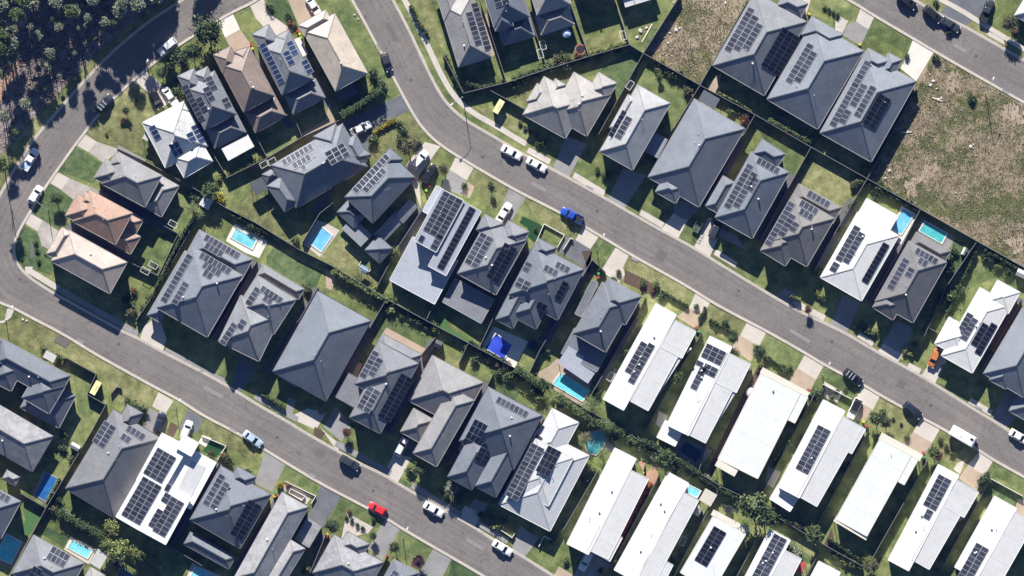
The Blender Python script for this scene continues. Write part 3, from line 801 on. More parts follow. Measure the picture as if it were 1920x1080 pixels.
bm = bmesh.new()
vs = [bm.verts.new(p) for p in ((-1100, -1100, 0), (1100, -1100, 0), (1100, 1100, 0), (-1100, 1100, 0))]; bm.faces.new(vs)
build('ground', bm, G_LAWN, kind='structure')

KA_U = [(700, -70), (737, 0), (766, 54), (792, 110), (816, 160), (835, 190), (855, 211), (880, 230), (918, 251), (977, 287), (1035, 317), (1065, 333), (1105, 355), (1167, 390), (1237, 430), (1302, 465), (1332, 484), (1407, 530), (1485, 577), (1555, 610), (1590, 627), (1645, 660), (1727, 704), (1815, 760), (1865, 790), (1920, 826), (1990, 868)]
KA_L = [(625, -70), (660, 0), (680, 35), (705, 82), (720, 107), (735, 140), (752, 172), (768, 202), (785, 230), (803, 252), (825, 271), (855, 291), (890, 312), (957, 351), (987, 367), (1055, 401), (1095, 424), (1150, 457), (1180, 476), (1290, 537), (1332, 565), (1397, 600), (1440, 622), (1510, 662), (1547, 685), (1620, 722), (1652, 742), (1730, 784), (1775, 808), (1837, 845), (1862, 862), (1920, 894), (1990, 934)]
KB_O = [(430, -60), (342, 0), (275, 42), (207, 100), (150, 160), (100, 217), (60, 265), (25, 320), (0, 365), (-22, 410), (-34, 455), (-36, 500), (-30, 535), (-18, 556), (0, 568), (25, 577), (52, 592), (120, 627), (172, 660), (220, 687), (292, 727), (337, 750), (382, 780), (440, 809), (495, 842), (535, 867), (602, 907), (640, 927), (722, 970), (752, 990), (812, 1025), (847, 1045), (905, 1079), (990, 1130)]
KB_I = [(560, -55), (480, 2), (437, 22), (410, 37), (362, 67), (295, 112), (250, 150), (212, 185), (180, 220), (160, 247), (142, 270), (105, 322), (82, 355), (55, 400), (34, 435), (26, 460), (27, 482), (37, 502), (55, 520), (85, 540), (112, 556), (170, 588), (227, 620), (265, 637), (305, 660), (375, 695), (430, 725), (480, 757), (537, 789), (567, 808), (632, 845), (670, 867), (720, 890), (745, 906), (790, 932), (857, 970), (892, 990), (930, 1015), (960, 1032), (980, 1043), (1022, 1070), (1100, 1118)]
KC_L = [(1490, -55), (1560, -17), (1590, -1), (1612, 12), (1640, 30), (1712, 72), (1750, 95), (1840, 147), (1920, 192), (1990, 232)]
KC_U = [(1640, -45), (1712, -2), (1760, 27), (1810, 50), (1842, 68), (1920, 113), (1990, 152)]
def line(pts, it=2): return smooth_line([W2(*p) for p in pts], it)
def resample(l, n):
    d = [0]
    for a, b in zip(l, l[1:]): d.append(d[-1]+(b-a).length)
    out = []; j = 0
    for i in range(n):
        t = d[-1]*i/(n-1)
        while j < len(d)-2 and d[j+1] < t: j += 1
        k = (t-d[j])/max(1e-6, d[j+1]-d[j]); out.append(l[j].lerp(l[j+1], min(1, k)))
    return out, d[-1]
def road(name, u, l):
    n = 120
    a, la = resample(line(u), n); b, lb = resample(line(l), n)
    bm = bmesh.new(); uvl = bm.loops.layers.uv.new('UVMap')
    rows = []
    for i, (p, q) in enumerate(zip(a, b)):
        rows.append([(bm.verts.new((p.x+(q.x-p.x)*k/4, p.y+(q.y-p.y)*k/4, .07)), (k*1.8, i*la/n)) for k in range(5)])
    for r0, r1 in zip(rows, rows[1:]):
        for k in range(4):
            vv = (r0[k], r0[k+1], r1[k+1], r1[k])
            f = bm.faces.new([x[0] for x in vv])
            for lp, x in zip(f.loops, vv): lp[uvl].uv = x[1]
    bmesh.ops.recalc_face_normals(bm, faces=bm.faces)
    if bm.faces[:][0].normal.z < 0: bmesh.ops.reverse_faces(bm, faces=bm.faces[:])
    return build(name, bm, M_ROAD, kind='structure')
road('road', KA_U, KA_L); road('road', KB_I, KB_O); road('road', KC_U, KC_L)
def kerb(pts, side):
    bm = bmesh.new(); l = line(pts)
    strip(bm, l, -.30*side, .0, -.03, .085)         # gutter pan
    o1 = build('kerb', bm, C_KERB, kind='structure')
    bm = bmesh.new(); strip(bm, l, .0, .28*side, -.05, .12)
    build('kerb', bm, C_KERB, kind='structure')
for p, s in ((KA_U, 1), (KA_L, -1), (KB_O, -1), (KB_I, 1), (KC_L, -1), (KC_U, 1)): kerb(p, s)

def footpath(pts, d0, d1, mat=C_PALE):
    bm = bmesh.new(); strip(bm, line(pts, 1), d0*S, d1*S, -.05, .066)
    build('footpath', bm, mat, kind='structure')
footpath([p for p in KA_U if p[1] < 300 and p[1] > -80 and p[0] < 985], 14, 24)
for a, b in (((992, 276), (1034, 299)), ((1078, 323), (1136, 358)), ((1203, 393), (1246, 418)), ((1343, 467), (1383, 492)), ((1490, 561), (1549, 592)), ((1612, 622), (1640, 640)), ((1705, 680), (1728, 692)), ((1820, 745), (1862, 770))):
    slab('footpath', [(a[0], a[1]), (b[0], b[1]), (b[0]-5, b[1]+10), (a[0]-5, a[1]+10)], .062, C_PALE)
for a, b in (((58, 503), (112, 536)), ((112, 536), (262, 622)), ((312, 652), (425, 712)), ((480, 737), (560, 782)), ((632, 826), (735, 882)), ((775, 905), (868, 962)), ((898, 975), (955, 1010))):
    slab('footpath', [(a[0], a[1]), (b[0], b[1]), (b[0]-5, b[1]+10), (a[0]-5, a[1]+10)], .062, C_PALE if a[0] < 100 else C_GREY)
slab('footpath', [(47, 500), (62, 500), (57, 512), (48, 516)], .058, C_PALE)
footpath([(1745, -5), (1795, 20), (1845, 52), (1920, 97)], 0, 9)
slab('footpath', [(0, 602), (8, 600), (14, 578), (27, 580), (20, 596), (6, 606), (0, 606)], .062, C_PALE)

# broad ground covers
LAYERS = []
def cover(name, pts, mat, z=0):
    xs = [p[0] for p in pts]; ys = [p[1] for p in pts]; b = (min(xs), min(ys), max(xs), max(ys))
    lv = 1+max([l for l, q in LAYERS if not (q[2] < b[0] or q[0] > b[2] or q[3] < b[1] or q[1] > b[3])], default=0)
    LAYERS.append((lv, b))
    return slab(name, pts, .004*lv, mat)
cover('bushland', [(-260, -260), (330, -260), (330, -8), (262, 32), (190, 92), (135, 148), (85, 200), (40, 250), (8, 285), (-10, 300), (-260, 300)], G_BUSH)
cover('verge', [(342, 0), (275, 42), (207, 100), (150, 160), (100, 217), (60, 265), (25, 320), (0, 365), (-40, 440), (-60, 430), (-10, 340), (18, 275), (52, 240), (95, 195), (150, 140), (192, 95), (262, 32), (330, -8)], G_OLIVE, .005)
cover('dirt_track', [(14, 128), (25, 112), (37, 120), (33, 140), (16, 160), (-5, 200), (-20, 195)], C_BRICK, .008)
cover('field', [(1718, 160), (1755, 100), (1840, 152), (1920, 197), (2000, 240), (2000, 560), (1920, 505), (1845, 460), (1725, 392), (1625, 335)], G_FIELD)
cover('field', [(1276, -60), (1430, -60), (1400, 0), (1312, 160), (1206, 100), (1275, 0)], G_STRAW)
for pts in ([(1772, 140), (1790, 128), (1805, 140), (1802, 165), (1785, 175), (1770, 162)], [(1880, 195), (1920, 190), (1925, 235), (1905, 240), (1875, 215)], [(1718, 150), (1735, 110), (1745, 105), (1735, 150), (1722, 162)], [(1735, 310), (1760, 300), (1765, 320), (1735, 345), (1700, 352)], [(1880, 450), (1915, 440), (1925, 470), (1905, 480)], [(1690, 340), (1715, 330), (1722, 372), (1705, 378)]):
    q = [W2(*p) for p in pts]; rg = random.Random(int(pts[0][0])); out = []
    for i in range(len(q)):
        for k in range(6): out.append(q[i].lerp(q[(i+1) % len(q)], k/6))
    cn = sum(q, Vector((0, 0)))/len(q)
    cover('bare_soil', [((p.x)/S+960, 540-p.y/S) for p in (cn+(p-cn)*rg.uniform(.6, 1.12) for p in out)], G_DIRT, .009)
LAWNS = [
 (G_GREEN, [(437, 24), (470, 6), (480, 12), (445, 30)]), (G_DEEP, [(500, 0), (535, 0), (560, 40), (520, 55)]),
 (G_OLIVE, [(210, 192), (250, 152), (300, 200), (290, 225), (265, 235), (268, 290), (180, 262), (163, 246)]),
 (G_GREEN, [(615, 12), (650, -5), (770, 180), (752, 172), (727, 190), (690, 140)]),
 (G_DEEP, [(108, 320), (142, 275), (180, 300), (200, 310), (175, 345)]), (G_DEEP, [(85, 352), (112, 340), (150, 378), (130, 410), (105, 425), (60, 402)]),
 (G_DEEP, [(30, 460), (44, 420), (72, 440), (100, 490), (95, 515), (45, 500), (30, 485)]), (G_DEEP, [(60, 510), (108, 535), (105, 548), (60, 522)]),
 (G_GREEN, [(240, 405), (335, 440), (300, 515), (245, 490)]), (G_GREEN, [(330, 355), (380, 370), (340, 440), (310, 420)]),
 (G_GREEN, [(425, 260), (470, 240), (560, 260), (480, 300), (430, 325)]), (G_OLIVE, [(430, 400), (480, 355), (530, 400), (555, 480), (480, 420)]),
 (G_OLIVE, [(685, 275), (750, 215), (775, 215), (800, 250), (790, 275), (740, 290), (700, 300)]),
 (G_DEEP, [(500, 480), (514, 465), (605, 510), (590, 545), (570, 545), (500, 495)]), (G_OLIVE, [(600, 478), (650, 445), (720, 490), (700, 530), (625, 500)]),
 (G_GREEN, [(720, 585), (815, 640), (790, 668), (710, 625)]), (G_OLIVE, [(815, 655), (870, 680), (862, 690), (820, 668)]),
 (G_TURFL, [(815, 588), (838, 600), (836, 612), (885, 640), (876, 646), (815, 612)]),
 (G_TURF, [(980, 405), (1012, 420), (1022, 430), (1002, 455), (985, 440), (990, 428), (974, 418)]),
 (G_OLIVE, [(890, 315), (955, 353), (930, 400), (880, 345)]), (G_OLIVE, [(985, 372), (1090, 428), (1078, 450), (1040, 430), (1000, 402)]),
 (G_GREEN, [(1115, 447), (1150, 462), (1140, 482), (1108, 470)]), (G_OLIVE, [(1180, 480), (1292, 542), (1280, 570), (1170, 505)]),
 (G_OLIVE, [(1330, 570), (1398, 604), (1375, 640), (1310, 620)]), (G_GREEN, [(1437, 625), (1508, 664), (1480, 700), (1425, 660)]),
 (G_GREEN, [(1548, 690), (1612, 722), (1600, 745), (1540, 710)]), (G_OLIVE, [(1650, 748), (1722, 786), (1695, 820), (1630, 800)]),
 (G_OLIVE, [(1762, 812), (1830, 846), (1800, 880), (1745, 850)]), (G_GREEN, [(1864, 868), (1925, 900), (1925, 925), (1850, 885)]), (G_DEEP, [(1858, 900), (1916, 930), (1900, 955), (1862, 925), (1835, 940)]),
 (G_GREEN, [(960, 115), (1020, 95), (1028, 128), (960, 150)]), (G_OLIVE, [(1096, 75), (1165, 55), (1178, 82), (1104, 104)]), (G_GREEN, [(1190, 55), (1225, 0), (1262, 0), (1210, 95)]),
 (G_DEEP, [(1120, 130), (1180, 95), (1206, 105), (1190, 150), (1160, 180)]), (G_GREEN, [(1215, 115), (1305, 165), (1290, 180), (1260, 250), (1225, 180), (1195, 155)]),
 (G_OLIVE, [(985, 195), (1020, 140), (970, 165), (960, 180)]), (G_OLIVE, [(890, 200), (985, 215), (1010, 262), (940, 235)]),
 (G_GREEN, [(808, 0), (820, 5), (850, 110), (830, 105)]), (G_OLIVE, [(776, 0), (808, 0), (838, 100), (800, 60)]),
 (G_GREEN, [(1420, 225), (1515, 275), (1475, 350), (1470, 290), (1430, 260)]), (G_OLIVE, [(1522, 300), (1600, 345), (1590, 395), (1500, 345)]),
 (G_GREEN, [(1845, 465), (1920, 505), (1900, 560), (1865, 520), (1820, 540), (1785, 590)]), (G_DEEP, [(1790, 450), (1830, 460), (1775, 545), (1770, 500)]),
 (G_GREEN, [(1540, 5), (1608, 20), (1595, 40), (1530, 15)]), (G_GREEN, [(1525, 30), (1575, 45), (1565, 60), (1530, 40)]), (G_GREEN, [(1640, 35), (1708, 75), (1695, 100), (1640, 65), (1622, 72)]),
 (G_OLIVE, [(1712, 0), (1745, 0), (1920, 95), (1920, 112), (1810, 46)]),
 (G_OLIVE, [(0, 606), (50, 593), (175, 663), (225, 690), (292, 728), (275, 765), (180, 700), (125, 668), (60, 655), (10, 630)]),
 (G_GREEN, [(128, 675), (180, 702), (163, 745), (185, 760), (150, 810), (140, 720)]), (G_OLIVE, [(200, 712), (228, 725), (280, 740), (260, 770), (215, 750)]),
 (G_OLIVE, [(385, 785), (495, 845), (470, 860), (380, 815)]), (G_GREEN, [(535, 870), (600, 906), (590, 925), (530, 895)]),
 (G_GREEN, [(640, 930), (720, 972), (708, 990), (640, 960), (610, 990)]), (G_GREEN, [(752, 994), (810, 1026), (790, 1070), (740, 1040)]), (G_DEEP, [(848, 1050), (905, 1082), (840, 1082)]),
 (G_GREEN, [(632, 832), (660, 848), (668, 862), (634, 842)]), (G_DEEP, [(750, 896), (790, 920), (788, 930), (748, 904)]), (G_DEEP, [(893, 978), (945, 1005), (940, 1015), (892, 988)]),
 (G_TURF, [(396, 822), (420, 840), (405, 858), (380, 846)]), (G_TURFL, [(42, 950), (78, 968), (50, 1010), (36, 1000), (48, 975)]), (G_DEEP, [(85, 985), (128, 1008), (118, 1025), (75, 1000)]),
 (G_GREEN, [(1395, 930), (1430, 945), (1410, 985), (1345, 945)]), (G_DEEP, [(1480, 1015), (1522, 1045), (1515, 1058), (1490, 1040)]), (G_GREEN, [(1560, 1055), (1600, 1075), (1560, 1080)]),
 (G_GREEN, [(1055, 455), (1064, 460), (1052, 468), (1033, 452)]),
 (G_DEEP, [(915, 685), (935, 700), (975, 735), (960, 760), (930, 720)]),
 (G_GREEN, [(865, 205), (905, 240), (975, 280), (968, 286), (880, 232)]), (G_GREEN, [(755, 30), (775, 35), (840, 170), (832, 178)]),
 (G_GREEN, [(1070, 335), (1135, 368), (1140, 372), (1135, 385), (1068, 345)]), (G_GREEN, [(1170, 386), (1200, 402), (1243, 428), (1238, 434), (1168, 396)]),
 (G_GREEN, [(1333, 478), (1400, 518), (1405, 528), (1332, 488)]), (G_OLIVE, [(1490, 570), (1550, 600), (1552, 608), (1488, 578)]), (G_OLIVE, [(1593, 618), (1648, 645), (1645, 658), (1590, 628)]),
 (G_GREEN, [(1685, 672), (1728, 690), (1726, 703), (1682, 682)]), (G_GREEN, [(1755, 715), (1810, 745), (1818, 758), (1752, 724)]),
]
for m, p in LAWNS: cover('lawn', p, m, .006)

# narrow gravelled passages between neighbouring houses, toned dark to deepen their shade
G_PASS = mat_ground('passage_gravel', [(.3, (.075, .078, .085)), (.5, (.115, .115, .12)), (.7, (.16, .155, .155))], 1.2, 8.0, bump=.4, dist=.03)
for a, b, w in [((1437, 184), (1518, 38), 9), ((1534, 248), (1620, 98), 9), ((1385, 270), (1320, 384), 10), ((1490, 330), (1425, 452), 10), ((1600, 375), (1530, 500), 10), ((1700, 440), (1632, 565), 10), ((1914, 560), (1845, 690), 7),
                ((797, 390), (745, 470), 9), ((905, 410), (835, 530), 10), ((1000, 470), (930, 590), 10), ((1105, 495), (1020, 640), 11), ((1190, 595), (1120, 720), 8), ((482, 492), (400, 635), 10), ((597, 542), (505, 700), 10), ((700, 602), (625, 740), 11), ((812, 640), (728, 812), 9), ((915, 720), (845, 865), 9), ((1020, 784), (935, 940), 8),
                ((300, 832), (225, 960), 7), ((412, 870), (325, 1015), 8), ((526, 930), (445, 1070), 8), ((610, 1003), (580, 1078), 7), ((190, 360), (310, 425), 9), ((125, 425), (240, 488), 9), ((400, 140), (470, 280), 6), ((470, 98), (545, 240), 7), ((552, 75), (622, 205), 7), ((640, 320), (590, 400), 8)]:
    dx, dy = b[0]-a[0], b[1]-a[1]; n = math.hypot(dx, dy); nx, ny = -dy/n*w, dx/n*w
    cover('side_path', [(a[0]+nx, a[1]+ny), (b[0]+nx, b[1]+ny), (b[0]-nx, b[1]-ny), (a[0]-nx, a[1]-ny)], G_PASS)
# driveways and hard standing
DRIVES = [
 (C_WHITE, [(408, 38), (436, 24), (450, 55), (422, 70)]), (C_TAN, [(422, 70), (450, 55), (477, 92), (440, 108)]), (C_PALE, [(466, 5), (492, -8), (505, 25), (480, 35)]), (C_PALE, [(480, 35), (505, 25), (550, 58), (518, 75)]),
 (C_TAN, [(540, 0), (572, -10), (595, 35), (560, 48)]), (C_PALE, [(252, 150), (275, 134), (305, 160), (332, 186), (305, 200)]), (C_PALE, [(140, 270), (160, 252), (182, 266), (165, 285)]), (C_WEATH, [(165, 285), (182, 266), (224, 280), (196, 306)]),
 (C_PALE, [(92, 342), (108, 323), (130, 334), (115, 356)]), (C_WEATH, [(115, 356), (130, 334), (172, 352), (142, 378)]), (C_PALE, [(45, 417), (57, 400), (80, 413), (70, 434)]), (C_WEATH, [(70, 434), (80, 413), (112, 435), (95, 470), (78, 460)]),
 (C_DARK, [(752, 178), (770, 205), (700, 240), (690, 285), (660, 262), (632, 232), (722, 192)]),
 (C_PALE, [(797, 266), (826, 274), (800, 310), (785, 330), (790, 392), (760, 310)]), (C_PALE, [(855, 294), (888, 315), (875, 338), (843, 318)]), (C_GREY, [(843, 318), (875, 338), (866, 366), (828, 352)]), (C_TAN, [(876, 340), (890, 350), (880, 372), (866, 366)]),
 (C_GREY, [(955, 352), (986, 370), (944, 440), (925, 425)]), (C_PALE, [(1092, 426), (1122, 445), (1107, 467), (1079, 450)]), (C_DARK, [(1079, 450), (1107, 467), (1095, 502), (1045, 470), (1060, 445)]),
 (C_PALE, [(1155, 463), (1180, 477), (1168, 502), (1172, 515), (1160, 532), (1127, 508)]), (C_PALE, [(1306, 545), (1332, 566), (1319, 590), (1292, 577)]), (C_TAN, [(1292, 577), (1319, 590), (1305, 617), (1268, 594)]),
 (C_PALE, [(1402, 602), (1437, 622), (1423, 650), (1388, 628)]), (C_TAN, [(1388, 628), (1423, 650), (1408, 678), (1370, 652)]), (C_PALE, [(1510, 664), (1545, 685), (1530, 712), (1495, 690)]), (C_TAN, [(1495, 690), (1530, 712), (1515, 742), (1478, 714)]),
 (C_PALE, [(1618, 722), (1650, 742), (1637, 768), (1603, 750)]), (C_TAN, [(1603, 750), (1637, 768), (1620, 794), (1588, 774)]), (C_PALE, [(1727, 785), (1762, 805), (1748, 830), (1712, 810)]), (C_TAN, [(1712, 810), (1748, 830), (1730, 858), (1690, 834)]),
 (C_PALE, [(1837, 846), (1862, 864), (1846, 892), (1815, 872)]), (C_TAN, [(1815, 872), (1846, 892), (1832, 920), (1797, 897)]), (C_TAN, [(1908, 935), (1925, 940), (1925, 975), (1903, 960)]),
 (C_GREY, [(1035, 320), (1065, 335), (1100, 270), (1062, 255)]), (C_GREY, [(1140, 374), (1170, 392), (1212, 328), (1168, 316)]), (C_PALE, [(1240, 430), (1272, 446), (1290, 412), (1282, 410), (1262, 400)]), (C_GREY, [(1262, 400), (1290, 412), (1318, 385), (1265, 375)]),
 (C_PALE, [(1302, 462), (1330, 483), (1345, 450), (1335, 408), (1328, 408)]), (C_GREY, [(1340, 425), (1380, 440), (1400, 470), (1350, 445)]), (C_GREY, [(1459, 555), (1484, 572), (1494, 552), (1470, 540)]), (C_GREY, [(1556, 608), (1587, 626), (1614, 566), (1580, 555)]),
 (C_PALE, [(1645, 660), (1682, 682), (1692, 664), (1656, 644)]), (C_GREY, [(1656, 644), (1692, 664), (1712, 615), (1680, 600)]), (C_PALE, [(1727, 705), (1752, 720), (1768, 690), (1742, 682)]), (C_PALE, [(1742, 682), (1760, 688), (1775, 680), (1765, 650)]), (C_GREY, [(1860, 785), (1885, 805), (1925, 760), (1925, 720), (1885, 735)]),
 (C_PALE, [(1605, 40), (1614, 14), (1640, 30), (1628, 55)]), (C_GREY, [(1605, 40), (1628, 55), (1614, 86), (1580, 66), (1590, 45)]), (C_WHITE, [(1712, 74), (1752, 96), (1718, 152), (1688, 128), (1700, 105)]), (C_PALE, [(1474, 0), (1525, -20), (1510, 36), (1475, 20)]),
 (C_WHITE, [(1567, 40), (1590, 38), (1580, 62), (1566, 55)]),
 (C_DARK, [(1762, 26), (1810, 50), (1845, 20), (1850, -20), (1800, -20)]), (C_PALE, [(1842, 55), (1880, 70), (1885, 85), (1850, 65)]),
 (C_PALE, [(262, 638), (305, 660), (312, 636), (298, 590), (270, 612)]), (C_DARK, [(432, 724), (450, 738), (482, 690), (455, 664)]), (C_PALE, [(540, 782), (592, 806), (612, 775), (578, 766)]), (C_GREY, [(606, 800), (640, 828), (658, 800), (632, 762)]),
 (C_PALE, [(600, 800), (632, 846), (640, 835), (612, 812)]), (C_PALE, [(720, 890), (745, 906), (772, 858), (758, 848), (738, 850)]), (C_DARK, [(738, 850), (772, 858), (790, 825), (755, 815)]), (C_PALE, [(857, 970), (890, 988), (905, 963), (872, 948)]), (C_GREY, [(880, 950), (905, 963), (915, 945), (890, 935)]),
 (C_GREY, [(960, 1030), (985, 1043), (1010, 1010), (975, 985)]), (C_TAN, [(1048, 1062), (1075, 1078), (1085, 1100), (1035, 1085)]), (C_GREY, [(1075, 1080), (1110, 1100), (1145, 1060), (1100, 1030)]),
 (C_PALE, [(297, 735), (325, 752), (310, 776), (285, 762)]), (C_GREY, [(280, 765), (312, 780), (305, 815), (268, 805)]), (C_DARK, [(352, 767), (382, 785), (370, 812), (335, 805)]),
 (C_GREY, [(497, 846), (536, 870), (510, 922), (478, 905)]), (C_DARK, [(602, 908), (640, 930), (605, 990), (575, 970), (590, 940)]), (C_GREY, [(722, 973), (750, 992), (717, 1052), (690, 1028)]), (C_GREY, [(812, 1029), (847, 1047), (830, 1082), (785, 1078)]),
 (C_GREY, [(222, 272), (275, 300), (262, 308), (218, 285)]), (C_GREY, [(172, 350), (190, 362), (183, 372), (168, 362)]),
 # terraces, side paths
 (C_TAN, [(725, 614), (800, 655), (815, 632), (822, 640), (795, 680), (783, 662), (715, 627)]), (C_TAN, [(672, 680), (680, 682), (668, 708), (660, 704)]),
 (C_TAN, [(905, 30), (912, 25), (930, 100), (922, 108)]), (C_TAN, [(618, 188), (628, 230), (575, 258), (565, 250), (610, 225)]), (C_TAN, [(1325, 160), (1352, 137), (1345, 172), (1332, 180)]),
 (C_WHITE, [(380, 816), (396, 822), (386, 838), (372, 830)]), (C_GREY, [(1110, 805), (1160, 830), (1150, 850), (1105, 830)]),
 (C_GREY, [(1170, 700), (1152, 690), (1138, 715), (1150, 725)]), (C_PALE, [(1235, 770), (1252, 780), (1242, 805), (1230, 795)]), (C_PALE, [(1440, 875), (1465, 885), (1450, 915), (1435, 905)]),
 (C_GREY, [(540, 745), (555, 750), (548, 780), (536, 770)]), (C_TAN, [(610, 505), (630, 515), (622, 545), (612, 540)]),
]
for m, p in DRIVES: cover('driveway', p, m, .012)
for p in ([(1435, 690), (1407, 735), (1358, 850), (1330, 900), (1322, 895), (1345, 840), (1392, 740), (1420, 690)], [(1172, 505), (1240, 540), (1225, 555), (1170, 530)], [(1090, 470), (1110, 470), (1095, 500), (1105, 515)], [(590, 800), (610, 812), (600, 826), (588, 815)],
          [(320, 790), (335, 800), (325, 820), (312, 815)], [(775, 1045), (795, 1050), (785, 1068), (770, 1062)], [(1565, 1020), (1560, 990), (1545, 1020), (1552, 1030)]):
    cover('garden_bed', p, G_MULCH, .010)
for p in ([(1194, 862), (1210, 868), (1205, 890), (1232, 870), (1235, 905), (1222, 912), (1212, 892)], [(1870, 565), (1905, 560), (1860, 645), (1845, 655)], [(1905, 565), (1914, 572), (1865, 660), (1855, 655)]):
    cover('brick_path', p, C_BRICK, .012)
for p in ([(650, 962), (700, 988), (690, 1000), (640, 1010)], [(535, 905), (585, 930), (575, 945), (530, 918)], [(1575, 30), (1590, 40), (1580, 62), (1566, 52)], [(1545, 715), (1580, 735), (1570, 755), (1545, 745)], [(1795, 868), (1810, 862), (1800, 890), (1788, 880)]):
    cover('gravel_bed', p, G_GRAVEL, .011)

M_PATCH = mat_ground('asphalt_patch', [(.3, (.085, .08, .077)), (.7, (.14, .13, .122))], 2, 6.0, bump=.4, dist=.02)
M_PATCH2 = mat_ground('asphalt_patch_pale', [(.3, (.17, .155, .145)), (.7, (.235, .215, .20))], 2, 6.0, bump=.4, dist=.02)
def patch(x, y, a, l, w, m):
    ca, sa = math.cos(R(a)), math.sin(R(a))
    slab('road_patch', [(x+ca*u*l/2-sa*v*w/2, y+sa*u*l/2+ca*v*w/2) for u, v in ((-1, -1), (1, -1), (1, 1), (-1, 1))], .074, m)
for p in [(116, 640, 29, 26, 14, M_PATCH), (150, 640, 29, 14, 6, M_PATCH2), (735, 60, 62, 40, 8, M_PATCH), (1010, 350, 29, 30, 7, M_PATCH2), (1240, 480, 29, 18, 20, M_PATCH), (1500, 630, 31, 44, 6, M_PATCH2), (1690, 720, 31, 16, 16, M_PATCH), (400, 735, 29, 40, 7, M_PATCH2), (600, 850, 29, 18, 14, M_PATCH), (890, 1020, 30, 36, 7, M_PATCH2), (60, 470, 90, 30, 6, M_PATCH), (170, 200, -52, 30, 7, M_PATCH2), (1800, 90, 30, 26, 7, M_PATCH2)]: patch(*p)
M_IRON = mat_plain('cast_iron', (.07, .065, .06), .6, .4)
for x, y in [(770, 150), (905, 295), (1120, 395), (1385, 545), (1560, 640), (1745, 760), (222, 645), (520, 820), (700, 920), (40, 430), (145, 205), (1830, 105)]:
    bm = bmesh.new(); lathe(bm, [(.34, .0), (.34, .012), (.30, .016), (.01, .016)], n=16); build('manhole_cover', bm, M_IRON, loc=W(x, y, .072), kind='structure')
for x, y, a in [(905, 82, 62), (1106, 352, 30), (110, 545, 30), (585, 892, 30), (1190, 487, 30), (1835, 765, 30), (710, 88, 62), (437, 806, 30), (1485, 572, 30), (1885, 172, 30)]:
    bm = bmesh.new(); box(bm, (0, 0, .06), (1.6, .5, .12)); o = build('storm_drain', bm, C_GREY, loc=W(x, y, .01), kind='structure'); o.rotation_euler = (0, 0, R(-a))
# ------------------------------------------------------------------ landmarks for labels
def near_lm(p, n=1):
    l = sorted(((c-p).length, lm, c) for _, c, lm in HOUSES if abs(c.x) < 116 and abs(c.y) < 68)
    return l[:n]
def side_of(p, c):
    d = p-c; a = math.degrees(math.atan2(d.y, d.x)) % 360
    return ['to the right of', 'above and right of', 'above', 'above and left of', 'to the left of', 'below and left of', 'below', 'below and right of'][int((a+22.5)//45) % 8]

